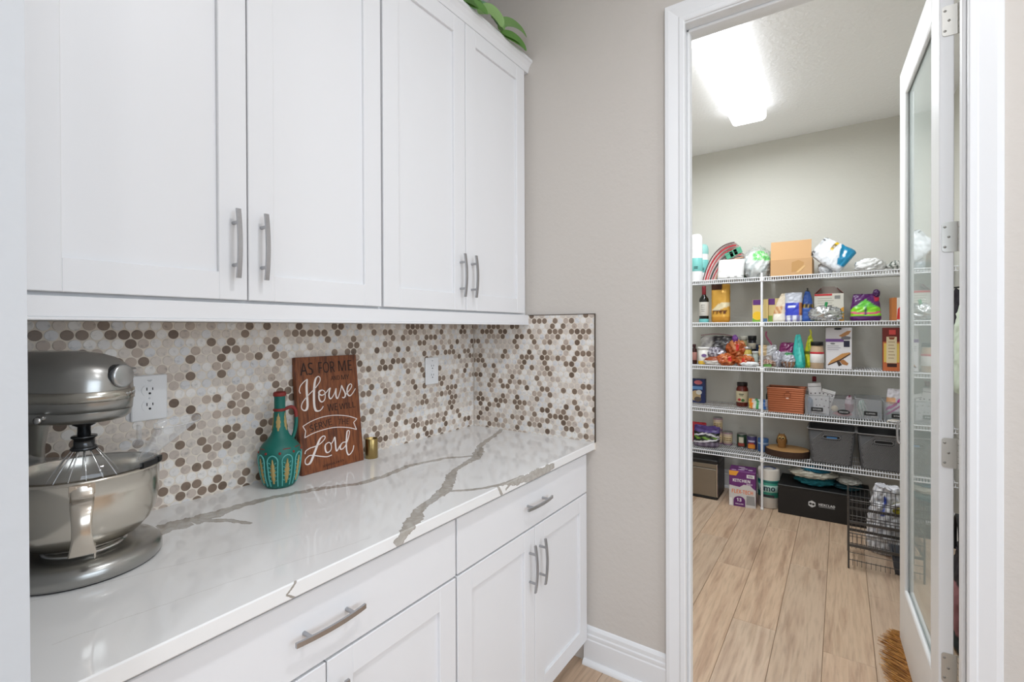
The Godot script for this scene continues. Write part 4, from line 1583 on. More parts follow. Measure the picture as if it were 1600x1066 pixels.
func top_shelf(y: float):
	# two white bottles at the far left
	for i in 2:
		var o := thing("spray_bottle", ["tall white bottle with a teal label at the left end of the top shelf", "white bottle with a teal side, half hidden behind the tall white bottle"][i], "bottle", Vector3([-1.012, -0.994][i], y, [-4.21, -4.345][i]))
		var k := Mb.new()
		var R := 0.048
		var H: float = [0.37, 0.30][i]
		k.lathe([Vector2(0, 0), Vector2(R, 0), Vector2(R + 0.001, 0.004), Vector2(R, H), Vector2(R * 0.9, H + 0.02), Vector2(R * 0.6, H + 0.034), Vector2(0, H + 0.038)], 28)
		part(o, "body", k, M.white)
		k = Mb.new()
		k.lathe([Vector2(R + 0.0012, 0.09), Vector2(R + 0.0018, 0.091), Vector2(R + 0.0018, 0.199), Vector2(R + 0.0012, 0.20)], 28, false)
		var l := part(o, "label", k, rgb(122, 196, 190, 0.5))
		k = Mb.new()
		for q in 6:
			k.box(Vector3(0.006 + 0.004 * (q % 2), 0.112 + 0.008 * (q % 3), R + 0.0022), Vector3(0.03, 0.003, 0.0008), 0.0)
		part(l, "print", k, rgb(30, 70, 80))
		if i == 1:
			k = Mb.new()
			k.lathe([Vector2(R + 0.001, 0.25), Vector2(R + 0.002, 0.26), Vector2(R + 0.002, 0.295), Vector2(R * 0.92, 0.322), Vector2(R * 0.6, 0.336), Vector2(0, 0.341)], 28, false)
			part(o, "cap", k, rgb(150, 205, 198, 0.5))
	# leaning stack of gift bags: white dotted paper with red edges, the near one printed green
	var st := thing("gift_bag_stack", "leaning stack of white dotted gift bags with red edges beside the white bottles", "gift bags", Vector3(-0.83, y, -4.28))
	for i in 6:
		var rings := []
		var off := 0.021 * i
		for j in 17:
			var t := j / 16.0
			var a := lerpf(1.12, 0.35, t)
			var p := Vector3(-0.125 + off * 0.9, 0, 0)
			var xx := p.x + 0.20 * t * t * (0.72 - 0.03 * i) + 0.10 * t
			var yy := 0.003 + 0.30 * sin(t * PI * 0.5) * (1.0 - 0.085 * i)
			rings.append([Vector3(xx, yy, 0.10), Vector3(xx + 0.004, yy + 0.001, 0.10), Vector3(xx + 0.004, yy + 0.001, -0.12), Vector3(xx, yy, -0.12)])
		var k := Mb.new()
		k.loft(rings, true, true)
		var b := part(st, "gift_bag", k, rgb(238, 226, 222, 0.6))
		k = Mb.new()
		var edge := []
		for r in rings:
			edge.append(r[0] + Vector3(0.002, 0, 0.001))
		k.tube(edge, [0.004, 0.006, 0.0035, 0.006, 0.004, 0.005][i], 6)
		part(b, "edge", k, [rgb(70, 36, 38), rgb(178, 26, 42), rgb(196, 40, 52), rgb(60, 66, 62), rgb(186, 34, 46), rgb(206, 160, 130)][i])
		if i == 0:
			k = Mb.new()
			for q in 46:
				var r: Array = rings[1 + q % 15]
				var z := 0.09 - 0.19 * fmod(q * 0.618, 1.0)
				k.xf = Transform3D(Basis(Vector3.BACK, 1.1 - 0.05 * (q % 15)), Vector3(r[0].x - 0.001, r[0].y, z))
				k.lathe([Vector2(0.0, 0.003), Vector2(0.0055, 0.001), Vector2(0.0055, 0.0)], 8, false)
			part(b, "dot", k, rgb(206, 110, 118)).set_meta("kind", "stuff")
	var gp := Mb.new()
	for q in 3:
		gp.xf = Transform3D(Basis(Vector3.BACK, 0.35), Vector3(0.085 + 0.03 * q, 0.20 + 0.016 * q, 0.104))
		gp.box(Vector3.ZERO, Vector3(0.06, 0.05, 0.004), 0.001)
	part(st, "green_print", gp, rgb(70, 150, 118))
	# folded white paper parcel
	var o := thing("white_parcel", "plain white paper parcel in front of the gift bags", "parcel", Vector3(-0.727, y, -4.115), 0.1)
	part(o, "body", bag_mesh(0.19, 0.155, 0.12, 4, null, {"crumple": 0.004, "thin": 6.0, "tip": 0.03, "skew": 0.012}), rgb(236, 236, 234, 0.7))
	for q in 3:
		var pr := Mb.new()
		pr.box(Vector3(-0.01 + 0.05 * q, 0.012 + 0.004 * q, 0.0605), Vector3(0.02, 0.004, 0.004), 0.001)
		part(o, "print", pr, rgb(84, 84, 84))
	# clear bag of white cups with a green printed top
	o = thing("clear_bag", "clear plastic bag of white paper goods with a bright green print", "bag", Vector3(-0.548, y, -4.20))
	var inner := func(x: float, t: float, front: bool) -> Color:
		if t > 0.62 and x > -0.25 - (t - 0.62):
			return lin(66, 190, 62) if sin(x * 9.0 + t * 20.0) > -0.5 else lin(190, 232, 180)
		return lin(226, 230, 228) if sin(x * 6.0 - t * 14.0) > -0.7 else lin(190, 198, 198)
	var mm := lump_mesh(Vector3(0.175, 0.20, 0.15), 12, 0.30, inner, 2.0, 48)
	part(o, "contents", mm, print_mat(0.35))
	part(o, "film", lump_mesh(Vector3(0.185, 0.235, 0.16), 15, 0.30, null, 2.4, 40), clear(Color8(245, 248, 250), 0.10, 0.1))
	var gb := thing("dark_parcel", "dark green parcel wedged under the clear bag", "parcel", Vector3(-0.585, y, -4.385))
	part(gb, "body", bag_mesh(0.2, 0.11, 0.1, 21, null, {"thin": 4.0, "tip": 0.02}), rgb(48, 70, 52, 0.6))
	# cardboard box with its near flap standing up
	o = thing("cardboard_box", "open brown cardboard box with one tall flap standing up", "box", Vector3(-0.312, y, -4.14))
	var W := 0.278
	var H := 0.132
	var D := 0.25
	var k := Mb.new()
	k.span(Vector3(-W / 2, 0, -D), Vector3(W / 2, 0.004, 0), 0.001)
	k.span(Vector3(-W / 2, 0, -0.004), Vector3(W / 2, H, 0), 0.001)
	k.span(Vector3(-W / 2, 0, -D), Vector3(W / 2, H, -D + 0.004), 0.001)
	k.span(Vector3(-W / 2, 0, -D), Vector3(-W / 2 + 0.004, H, 0), 0.001)
	k.span(Vector3(W / 2 - 0.004, 0, -D), Vector3(W / 2, H, 0), 0.001)
	part(o, "body", k, M.kraft)
	k = Mb.new()
	k.xf = Transform3D(Basis(Vector3.RIGHT, 1.35), Vector3(0, H - 0.002, -D + 0.004))
	k.span(Vector3(-W / 2 + 0.005, 0, -0.003), Vector3(W / 2 - 0.005, 0.09, 0.001), 0.001)
	part(o, "flap", k, M.kraft)
	k = Mb.new()
	k.xf = Transform3D(Basis(Vector3.RIGHT, -0.26), Vector3(0, H - 0.001, -0.006))
	k.span(Vector3(-W / 2 + 0.003, 0, -0.003), Vector3(W / 2 - 0.008, 0.146, 0.001), 0.001)
	part(o, "flap", k, M.kraft)
	patch_poly(o, "tape", [Vector2(0.004, 0.032), Vector2(0.074, 0.042), Vector2(0.086, 0.098), Vector2(0.05, 0.118), Vector2(0.006, 0.104)], 0.0006, rgb(182, 140, 88, 0.25))
	patch_poly(o, "tape", [Vector2(0.03, 0.026), Vector2(0.05, 0.022), Vector2(0.095, 0.07), Vector2(0.085, 0.078)], 0.0012, rgb(214, 176, 124, 0.2))
	# white and teal bag slumped to the right
	o = thing("flour_bag", "slumped white bag with a teal base and yellow label beside the cardboard box", "bag", Vector3(-0.012, y, -4.22), 0.0)
	var fp := func(x: float, t: float, front: bool) -> Color:
		if not front:
			return lin(226, 230, 234)
		if t < 0.30 + 0.20 * x and x > -0.45:
			return lin(236, 240, 240) if absf(t - 0.19 - 0.1 * x) < 0.03 and absf(x - 0.35) < 0.2 else lin(22, 128, 168)
		if absf(t - 0.60) < 0.06 and x > 0.15:
			return lin(226, 188, 30) if absf(x - 0.55) > 0.14 else lin(120, 96, 22)
		return lin(60, 62, 66) if t > 0.90 and sin(x * 22.0) > 0.5 else lin(228, 231, 235)
	k = bag_mesh(0.185, 0.23, 0.11, 31, fp, {"crumple": 0.012, "thin": 2.6, "tip": 0.02, "top_w": 0.85})
	var fb := part(o, "body", k, print_mat(0.35))
	fb.transform = Transform3D(Basis(Vector3.BACK, 0.92), Vector3(0.052, 0.078, 0.02))
	k = lump_mesh(Vector3(0.09, 0.1, 0.1), 33, 0.3)
	var tw := part(o, "twisted_end", k, rgb(216, 220, 224, 0.4))
	tw.position = Vector3(-0.082, 0.0, -0.05)
	o = thing("tissue_heap", "crumpled heap of white tissue at the right of the top shelf", "tissue", Vector3(0.168, y, -4.2))
	part(o, "body", lump_mesh(Vector3(0.15, 0.09, 0.12), 41, 0.42), rgb(232, 232, 230, 0.8))
	o = thing("small_clear_bag", "small clear bag with dark green bits at the end of the top shelf", "bag", Vector3(0.325, y, -4.2))
	var sc := func(x: float, t: float, front: bool) -> Color: return lin(40, 60, 46) if sin(x * 13.0 + t * 9.0) > 0.55 else lin(206, 206, 200)
	part(o, "body", lump_mesh(Vector3(0.11, 0.065, 0.1), 43, 0.35, sc), print_mat(0.4))
	# goods further right show only through and in the door glass
	o = thing("white_bag", "white bag with a teal stripe on the top shelf beyond the door glass", "bag", Vector3(0.47, y, -4.22))
	part(o, "body", bag_mesh(0.17, 0.2, 0.12, 44, func(x: float, t: float, front: bool) -> Color: return lin(70, 150, 170) if t < 0.25 else lin(228, 230, 232), {"crumple": 0.012}), print_mat(0.4))


func second_shelf(y: float):
	# wine bottle
	var o := thing("wine_bottle", "dark wine bottle with a red capsule and pale label", "bottle", Vector3(-0.944, y, -4.18))
	var k := Mb.new()
	k.lathe([Vector2(0, 0), Vector2(0.034, 0), Vector2(0.037, 0.003), Vector2(0.0375, 0.185), Vector2(0.035, 0.20), Vector2(0.026, 0.214), Vector2(0.018, 0.225), Vector2(0.0148, 0.24), Vector2(0.0148, 0.30), Vector2(0.0, 0.30)], 32)
	part(o, "body", k, rgb(14, 16, 14, 0.08))
	k = Mb.new()
	k.lathe([Vector2(0.0155, 0.232), Vector2(0.0162, 0.234), Vector2(0.0158, 0.302), Vector2(0.014, 0.305), Vector2(0.0, 0.305)], 24, false)
	part(o, "capsule", k, rgb(128, 22, 36, 0.35))
	k = Mb.new()
	k.lathe([Vector2(0.0377, 0.056), Vector2(0.0382, 0.057), Vector2(0.0382, 0.170), Vector2(0.0377, 0.171)], 32, false)
	var l := part(o, "label", k, rgb(206, 202, 194, 0.6))
	k = Mb.new()
	for q in 4:
		k.box(Vector3(0.0, 0.145 - 0.017 * q, 0.0382), Vector3(0.03 - 0.005 * (q % 2), 0.0032, 0.0008), 0.0)
	part(l, "print", k, rgb(92, 88, 84))
	k = Mb.new()
	k.lathe([Vector2(0.0378, 0.002), Vector2(0.0383, 0.003), Vector2(0.0383, 0.030), Vector2(0.0378, 0.031)], 32, false)
	part(o, "foot_band", k, rgb(112, 188, 188, 0.5))
	# golden bag
	o = thing("golden_coffee_bag", "tall golden foil bag with a brown corner beside the wine bottle", "bag", Vector3(-0.815, y, -4.19))
	var gp := func(x: float, t: float, front: bool) -> Color:
		if t > 0.86 and x < 0.25 and front:
			return lin(62, 30, 20)
		if front and t > 0.33 and t < 0.52 and t < 0.50 + x * 0.22 and t > 0.33 + x * 0.1:
			return lin(236, 222, 186)
		if front and t > 0.21 and t < 0.33 and absf(x) < 0.72:
			return lin(96, 50, 24) if sin(x * 17.0) + sin(t * 70.0) > -0.4 else lin(214, 160, 66)
		return lin(222, 170, 74) if t > 0.15 else lin(200, 142, 52)
	part(o, "body", bag_mesh(0.142, 0.312, 0.085, 51, gp, {"crumple": 0.004, "thin": 7.0, "tip": 0.015}), print_mat(0.3, 0.3))
	# box behind the post
	o = carton("snack_box", "small yellow snack box with a purple top, behind the shelf post", "box", Vector3(-0.525, y, -4.19), 0.0, Vector3(0.11, 0.178, 0.06), rgb(222, 196, 130, 0.5))
	patch(o, "print", -0.052, 0.135, 0.022, 0.177, 0.0006, rgb(96, 48, 122))
	patch_poly(o, "print", oval(-0.02, 0.05, 0.034, 0.034), 0.0006, rgb(236, 190, 40))
	patch(o, "print", -0.055, 0.0, 0.0, 0.03, 0.0006, rgb(120, 170, 60))
	patch(o, "print", 0.005, 0.0, 0.05, 0.028, 0.0006, rgb(88, 128, 172))
	# two more: yellow box and cream pouch
	o = carton("cracker_box", "yellow cracker box with a purple corner behind the cream pouch", "box", Vector3(-0.432, y, -4.22), 0.0, Vector3(0.08, 0.185, 0.05), rgb(226, 202, 140, 0.5))
	patch(o, "print", -0.038, 0.135, 0.006, 0.184, 0.0006, rgb(104, 54, 130))
	patch(o, "print", -0.04, 0.0, -0.01, 0.05, 0.0006, rgb(130, 170, 70))
	o = thing("cream_pouch", "cream stand-up pouch curling to the right beside the shelf post", "bag", Vector3(-0.39, y, -4.165))
	var cp := func(x: float, t: float, front: bool) -> Color:
		if t < 0.28:
			return lin(232, 226, 212)
		if t < 0.55 and x < 0.3:
			return lin(196, 142, 92) if sin(x * 8.0 + t * 25.0) > -0.2 else lin(222, 190, 150)
		return lin(222, 208, 184)
	part(o, "body", bag_mesh(0.088, 0.215, 0.06, 53, cp, {"skew": 0.035, "top_w": 0.45, "crumple": 0.004}), print_mat(0.45))
	o = thing("red_pouch", "small dark red pouch between the cream and the blue pouches", "bag", Vector3(-0.348, y, -4.20))
	part(o, "body", bag_mesh(0.045, 0.16, 0.04, 54, func(x: float, t: float, front: bool) -> Color: return lin(126, 48, 48) if t < 0.2 else lin(206, 186, 160), {"skew": 0.008}), print_mat(0.45))
	# silver-topped blue pouch
	o = thing("blue_label_pouch", "silver-topped pouch with a bright blue label", "bag", Vector3(-0.295, y, -4.16))
	var bp := func(x: float, t: float, front: bool) -> Color:
		if t > 0.66:
			return lin(186, 190, 200)
		if t > 0.22 and x < 0.62:
			return lin(232, 236, 246) if absf(t - 0.52) < 0.03 and absf(x + 0.2) < 0.4 else lin(48, 66, 186)
		if t > 0.22:
			return lin(170, 110, 70)
		return lin(222, 224, 232) if sin(x * 9.0) > -0.3 else lin(130, 130, 180)
	part(o, "body", bag_mesh(0.112, 0.218, 0.075, 55, bp, {"crumple": 0.005, "thin": 2.2}), print_mat(0.35))
	# blue bag closed with a clip
	o = thing("blue_bag", "dark blue bag gathered to a point under a black clip", "bag", Vector3(-0.207, y, -4.18))
	var ap := func(x: float, t: float, front: bool) -> Color:
		if t > 0.46 and t < 0.60:
			return lin(42, 32, 26) if sin(x * 10.0) < 0.4 else lin(150, 124, 40)
		return lin(44, 84, 160) if t < 0.46 else lin(38, 72, 142)
	part(o, "body", bag_mesh(0.092, 0.225, 0.07, 57, ap, {"top_w": 0.3, "crumple": 0.005, "tip": 0.008}), print_mat(0.4))
	k = Mb.new()
	k.span(Vector3(-0.012, 0.222, -0.006), Vector3(0.012, 0.232, 0.006), 0.002)
	k.span(Vector3(-0.005, 0.23, -0.004), Vector3(0.005, 0.252, 0.004), 0.002)
	part(o, "clip", k, M.black)
	# big white carton with its flaps open
	o = thing("open_food_carton", "white food carton with a red stripe and orange corner, its top flaps open", "box", Vector3(-0.074, y, -4.215))
	k = Mb.new()
	k.span(Vector3(-0.091, 0, -0.075), Vector3(0.091, 0.205, 0), 0.0012)
	part(o, "body", k, rgb(226, 222, 210, 0.5))
	k = Mb.new()
	k.prism(PackedVector2Array([Vector2(-0.091, 0.205), Vector2(0.091, 0.205), Vector2(0.035, 0.262), Vector2(-0.042, 0.264)]), -0.074, -0.0725)
	part(o, "flap", k, rgb(140, 128, 120, 0.7))
	k = Mb.new()
	for s in [-1.0, 1.0]:
		k.xf = Transform3D(Basis(Vector3.BACK, s * 0.75), Vector3(s * 0.0905, 0.204, 0))
		k.span(Vector3(-0.001, 0, -0.072), Vector3(0.001, 0.06, -0.003), 0.0004)
	part(o, "flap", k, rgb(128, 44, 44, 0.6))
	patch(o, "print", -0.09, 0.19, 0.02, 0.204, 0.0006, rgb(206, 54, 58))
	patch(o, "print", 0.035, 0.165, 0.07, 0.19, 0.0006, rgb(150, 150, 146))
	patch_poly(o, "print", [Vector2(0.015, 0.06), Vector2(0.091, 0.105), Vector2(0.091, 0.0), Vector2(0.07, 0.0)], 0.0006, rgb(226, 162, 54))
	for q in 4:
		patch(o, "print", -0.07, 0.168 - 0.017 * q, 0.02 + 0.01 * (q % 2), 0.173 - 0.017 * q, 0.0006, rgb(188, 184, 168))
	# silver foil bag with a green clip
	o = thing("foil_bag", "crumpled silver foil bag with a green clip, in front of the open carton", "bag", Vector3(-0.092, y, -4.125))
	part(o, "body", lump_mesh(Vector3(0.165, 0.10, 0.09), 58, 0.5, null, 2.6, 48), rgb(208, 210, 210, 0.2, 0.85))
	k = Mb.new()
	k.xf = Transform3D(Basis(Vector3.BACK, -0.22), Vector3(-0.005, 0.085, 0.02))
	k.span(Vector3(-0.009, -0.02, -0.005), Vector3(0.009, 0.055, 0.005), 0.003)
	part(o, "clip", k, rgb(22, 132, 70, 0.4))
	# purple and green bag
	o = thing("purple_snack_bag", "purple bag printed lime green, knotted at its top corner", "bag", Vector3(0.142, y, -4.17))
	var pp := func(x: float, t: float, front: bool) -> Color:
		if not front:
			return lin(62, 22, 74)
		if absf(x) < 0.14 and t > 0.22 and t < 0.6:
			return lin(86, 24, 104) if t < 0.45 else lin(36, 120, 44)
		if t > 0.2 and t < 0.82 - absf(x) * 0.42:
			if absf(t - 0.26 - 0.06 * absf(x)) < 0.035:
				return lin(222, 86, 128)
			return lin(132, 208, 40) if t < 0.52 else lin(104, 196, 70)
		if x > 0.55 and t > 0.7:
			return lin(176, 32, 60)
		return lin(84, 26, 96)
	part(o, "body", bag_mesh(0.178, 0.19, 0.09, 59, pp, {"crumple": 0.009, "thin": 2.0, "top_w": 0.78}), print_mat(0.3))
	var kn := part(o, "knot", lump_mesh(Vector3(0.035, 0.05, 0.03), 60, 0.4), rgb(70, 22, 84, 0.4))
	kn.position = Vector3(0.062, 0.165, 0)
	# orange-red box cut by the door edge
	o = carton("red_orange_box", "orange and white box with a red picture at the right end of the second shelf", "box", Vector3(0.345, y, -4.18), 0.22, Vector3(0.11, 0.158, 0.06), rgb(196, 122, 66, 0.5))
	patch(o, "print", -0.03, 0.0, 0.055, 0.158, 0.0006, rgb(228, 222, 214))
	patch_poly(o, "print", [Vector2(-0.03, 0.01), Vector2(0.05, 0.01), Vector2(0.05, 0.10), Vector2(0.0, 0.11), Vector2(-0.025, 0.08)], 0.0012, rgb(214, 58, 44))
	o = thing("foil_bag", "crumpled silver bag on the second shelf beyond the door glass", "bag", Vector3(0.48, y, -4.18))
	part(o, "body", lump_mesh(Vector3(0.13, 0.15, 0.09), 61, 0.5, null, 2.6, 40), rgb(208, 214, 212, 0.2, 0.85))


func jar(called: String, label: String, at: Vector3, R: float, H: float, glass: Material, lid: Material, band: Material, y0: float, y1: float, neck := 0.8) -> Node3D:
	var o := thing(called, label, "jar", at)
	var k := Mb.new()
	k.lathe([Vector2(0, 0), Vector2(R * 0.93, 0), Vector2(R, 0.004), Vector2(R, H * 0.66), Vector2(R * 0.96, H * 0.74), Vector2(R * neck, H * 0.82), Vector2(R * neck, H * 0.86), Vector2(0, H * 0.86)], 28)
	part(o, "body", k, glass)
	k = Mb.new()
	var r2 := R * neck + 0.003
	k.lathe([Vector2(0, H * 0.855), Vector2(r2, H * 0.855), Vector2(r2, H * 0.98), Vector2(r2 - 0.002, H), Vector2(0, H)], 28)
	part(o, "lid", k, lid)
	if band:
		k = Mb.new()
		k.lathe([Vector2(R + 0.0003, H * y0), Vector2(R + 0.001, H * y0 + 0.001), Vector2(R + 0.001, H * y1 - 0.001), Vector2(R + 0.0003, H * y1)], 28, false)
		part(o, "label", k, band)
	return o


func third_shelf(y: float):
	var k: Mb
	jar("dark_jar", "dark brown bottle with a red label at the left end of the third shelf", Vector3(-1.018, y, -4.16), 0.022, 0.165, rgb(52, 20, 16, 0.15), rgb(60, 22, 22), rgb(170, 120, 110), 0.2, 0.6, 0.5)
	# white tub
	var o := thing("white_tub", "white plastic tub with a yellow base and purple print", "tub", Vector3(-0.942, y, -4.16))
	k = Mb.new()
	k.lathe([Vector2(0, 0), Vector2(0.040, 0), Vector2(0.042, 0.003), Vector2(0.0455, 0.128), Vector2(0, 0.128)], 32)
	part(o, "body", k, rgb(232, 230, 224, 0.4))
	k = Mb.new()
	k.lathe([Vector2(0, 0.126), Vector2(0.049, 0.126), Vector2(0.0495, 0.140), Vector2(0.047, 0.143), Vector2(0, 0.143)], 32)
	part(o, "lid", k, rgb(238, 238, 236, 0.4))
	k = Mb.new()
	k.lathe([Vector2(0.0424, 0.002), Vector2(0.0432, 0.004), Vector2(0.0436, 0.028), Vector2(0.043, 0.03)], 32, false)
	part(o, "band", k, rgb(228, 186, 60, 0.5))
	patch_poly(o, "print", oval(0.012, 0.075, 0.02, 0.013), 0.0448, rgb(122, 96, 150))
	# zip bag with dark packets
	o = thing("zip_bag", "clear zip bag of dark packets with a long pink slider", "bag", Vector3(-0.865, y, -4.27))
	var dk := func(x: float, t: float, front: bool) -> Color:
		if x > -0.2 and t > 0.42:
			return lin(36, 32, 36) if sin(x * 12.0 + t * 17.0) > -0.72 else lin(120, 116, 112)
		return lin(176, 172, 168) if sin(x * 9.0 - t * 12.0) > -0.3 else lin(142, 138, 136)
	part(o, "contents", bag_mesh(0.25, 0.23, 0.12, 71, dk, {"crumple": 0.016, "thin": 2.2}), print_mat(0.3))
	k = Mb.new()
	k.tube(curve([Vector3(-0.125, 0.238, 0), Vector3(-0.03, 0.250, 0.004), Vector3(0.06, 0.246, 0), Vector3(0.13, 0.232, 0)], 5), 0.004, 6)
	part(o, "slider", k, rgb(142, 98, 104, 0.4))
	# orange snack bags piled up
	var op := func(x: float, t: float, front: bool) -> Color:
		if absf(x - 0.2) < 0.2 and absf(t - 0.55) < 0.13:
			return lin(206, 44, 36)
		return lin(172, 84, 40) if sin(x * 4.0 + t * 9.0) > -0.5 else lin(196, 124, 76)
	var spots := [[Vector3(-0.70, y + 0.068, -4.20), Vector3(0.12, 0.12, 0.07), "orange snack bag standing at the back of the orange pile"], [Vector3(-0.765, y, -4.13), Vector3(0.12, 0.085, 0.08), "orange snack bag lying left in the orange pile"], [Vector3(-0.632, y, -4.14), Vector3(0.125, 0.075, 0.08), "orange snack bag lying right in the orange pile"]]
	var n := 0
	for s in spots:
		o = thing("orange_snack_bag", s[2], "bag", s[0], [0.0, 0.5, -0.4][n], "orange snack bags")
		part(o, "body", lump_mesh(s[1], 75 + n, 0.5, op, 1.3, 56), print_mat(0.2))
		n += 1
	o = thing("white_packet", "white and red packet lying flat in front of the white tub", "packet", Vector3(-0.845, y, -4.12), 0.1)
	part(o, "body", lump_mesh(Vector3(0.15, 0.06, 0.07), 81, 0.4, func(x: float, t: float, front: bool) -> Color: return lin(228, 222, 216) if t < 0.55 else lin(150, 76, 46)), print_mat(0.4))
	o = thing("silver_packet", "shiny grey patterned packet beside the white tub", "packet", Vector3(-0.86, y + 0.042, -4.165), 0.0)
	part(o, "body", lump_mesh(Vector3(0.15, 0.09, 0.06), 82, 0.45, func(x: float, t: float, front: bool) -> Color: return lin(196, 192, 200) if sin(x * 15.0 + t * 11.0) > 0.0 else lin(104, 98, 112)), print_mat(0.25, 0.3))
	o = thing("purple_ribbon", "small purple bow on top of the orange pile", "bow", Vector3(-0.708, y + 0.185, -4.19))
	part(o, "body", lump_mesh(Vector3(0.034, 0.05, 0.016), 83, 0.6), rgb(112, 58, 136, 0.4))
	o = thing("paper_napkins", "white paper packet lying in front of the orange bags", "packet", Vector3(-0.585, y, -4.10), -0.1)
	part(o, "body", lump_mesh(Vector3(0.13, 0.035, 0.06), 84, 0.3), rgb(224, 226, 226, 0.6))
	# jars at the back
	jar("spice_jar", "tall dark jar with a black lid behind the orange bags", Vector3(-0.597, y, -4.30), 0.032, 0.236, rgb(30, 32, 40, 0.15), M.black, rgb(176, 168, 150, 0.5), 0.55, 0.75, 0.9)
	jar("spice_jar", "pale yellow jar at the far back of the third shelf", Vector3(-0.667, y, -4.34), 0.028, 0.232, rgb(198, 190, 140, 0.3), rgb(206, 202, 188), null, 0, 0, 0.9)
	jar("lidded_jar", "glass jar of yellow food with a silver lid", Vector3(-0.624, y, -4.215), 0.036, 0.150, rgb(214, 190, 96, 0.25), rgb(200, 202, 204, 0.3, 0.8), rgb(226, 222, 206), 0.25, 0.6, 0.9)
	jar("small_jar", "short pale green jar left of the shelf post", Vector3(-0.560, y, -4.19), 0.021, 0.115, rgb(186, 200, 190, 0.2), rgb(206, 210, 206), null, 0, 0, 0.95)
	jar("blue_jar", "small dark blue jar behind the short pale jar", Vector3(-0.548, y, -4.30), 0.024, 0.165, rgb(40, 54, 84, 0.2), rgb(40, 52, 76), null, 0, 0, 0.95)
	# bread bag, tray, plastic bags in the middle
	o = thing("bread_bag", "clear bag of bread rolls twisted shut with a pink tie", "bag", Vector3(-0.475, y, -4.21))
	var bd := func(x: float, t: float, front: bool) -> Color:
		if t > 0.5:
			return lin(206, 178, 132) if x < -0.1 else lin(186, 186, 188)
		return lin(182, 176, 172) if sin(x * 12.0 + t * 16.0) > 0.0 else lin(156, 142, 128)
	part(o, "body", bag_mesh(0.125, 0.165, 0.10, 85, bd, {"crumple": 0.012, "thin": 2.6}), print_mat(0.25))
	k = Mb.new()
	k.tube(curve([Vector3(0.03, 0.155, 0), Vector3(0.02, 0.185, 0.004), Vector3(0.0, 0.215, 0.002), Vector3(-0.012, 0.245, 0), Vector3(-0.008, 0.272, 0)], 5), 0.0062, 7)
	part(o, "twisted_neck", k, rgb(156, 72, 106, 0.35))
	o = thing("nut_tray", "clear tray of nuts with a green label in front of the bread bag", "tray", Vector3(-0.468, y, -4.10), -0.18)
	k = Mb.new()
	k.span(Vector3(-0.062, 0, -0.045), Vector3(0.062, 0.006, 0.045), 0.002)
	part(o, "base", k, rgb(222, 222, 214, 0.3))
	part(o, "contents", lump_mesh(Vector3(0.10, 0.05, 0.07), 86, 0.5, func(x: float, t: float, front: bool) -> Color: return lin(122, 64, 44) if sin(x * 17.0) + sin(t * 40.0) > 0.0 else lin(186, 168, 150), 4.0), print_mat(0.5))
	patch(o, "label", -0.01, 0.005, 0.045, 0.026, 0.044, rgb(96, 146, 74))
	o = thing("purple_topped_bag", "grey bag with a deep magenta folded top", "bag", Vector3(-0.352, y, -4.22))
	var mp := func(x: float, t: float, front: bool) -> Color:
		if t > 0.62:
			return lin(122, 30, 92)
		return lin(186, 182, 190) if t > 0.42 or sin(x * 9.0 + t * 20.0) > 0.3 else lin(140, 134, 140)
	part(o, "body", bag_mesh(0.10, 0.185, 0.09, 87, mp, {"crumple": 0.010, "top_w": 0.95, "skew": 0.014}), print_mat(0.3))
	o = thing("cookie_bag", "small clear bag of brown cookies in front of the teal pouch", "bag", Vector3(-0.325, y, -4.13))
	part(o, "body", lump_mesh(Vector3(0.08, 0.10, 0.07), 88, 0.4, func(x: float, t: float, front: bool) -> Color: return lin(156, 116, 88) if t < 0.5 and sin(x * 11.0) > -0.5 else (lin(52, 130, 72) if t > 0.8 else lin(176, 178, 186))), print_mat(0.25))
	o = thing("sliced_packet", "clear crinkled packet between the nut tray and the cookie bag", "packet", Vector3(-0.405, y, -4.16))
	part(o, "body", lump_mesh(Vector3(0.06, 0.11, 0.06), 89, 0.5), rgb(186, 186, 194, 0.2, 0.2))
	# teal pouch
	o = thing("teal_pouch", "tall pointed teal pouch", "bag", Vector3(-0.262, y, -4.15))
	var tp := func(x: float, t: float, front: bool) -> Color:
		if front and x > 0.05 and x < 0.5 and t > 0.2 and t < 0.8 and t < 0.9 - x:
			return lin(96, 204, 192)
		return lin(52, 176, 166) if sin(x * 5.0 + t * 6.0) > -0.6 else lin(36, 146, 142)
	part(o, "body", bag_mesh(0.088, 0.248, 0.07, 90, tp, {"top_w": 0.32, "skew": -0.004, "crumple": 0.004}), print_mat(0.35))
	o = thing("yellow_green_bag", "lime yellow bag pinched at its neck behind the peanut jar", "bag", Vector3(-0.195, y, -4.22))
	var yp := func(x: float, t: float, front: bool) -> Color:
		if absf(t - 0.47) < 0.05:
			return lin(92, 104, 28)
		return lin(206, 204, 30) if sin(x * 7.0 + t * 10.0) > -0.4 else lin(150, 182, 44)
	part(o, "body", bag_mesh(0.085, 0.24, 0.07, 91, yp, {"top_w": 0.22, "crumple": 0.007, "tip": 0.007, "skew": 0.004}), print_mat(0.35))
	k = Mb.new()
	k.tube(curve([Vector3(0.004, 0.235, 0), Vector3(0.009, 0.26, 0.002), Vector3(0.003, 0.285, 0)], 4), 0.007, 6)
	part(get_node("yellow_green_bag"), "twisted_end", k, rgb(208, 206, 60, 0.4))
	# peanut jar
	o = jar("peanut_jar", "clear jar of peanuts with a black lid and red banded white label", Vector3(-0.146, y, -4.15), 0.043, 0.196, rgb(196, 168, 138, 0.12), M.black, rgb(230, 226, 222, 0.5), 0.22, 0.56, 0.86)
	k = Mb.new()
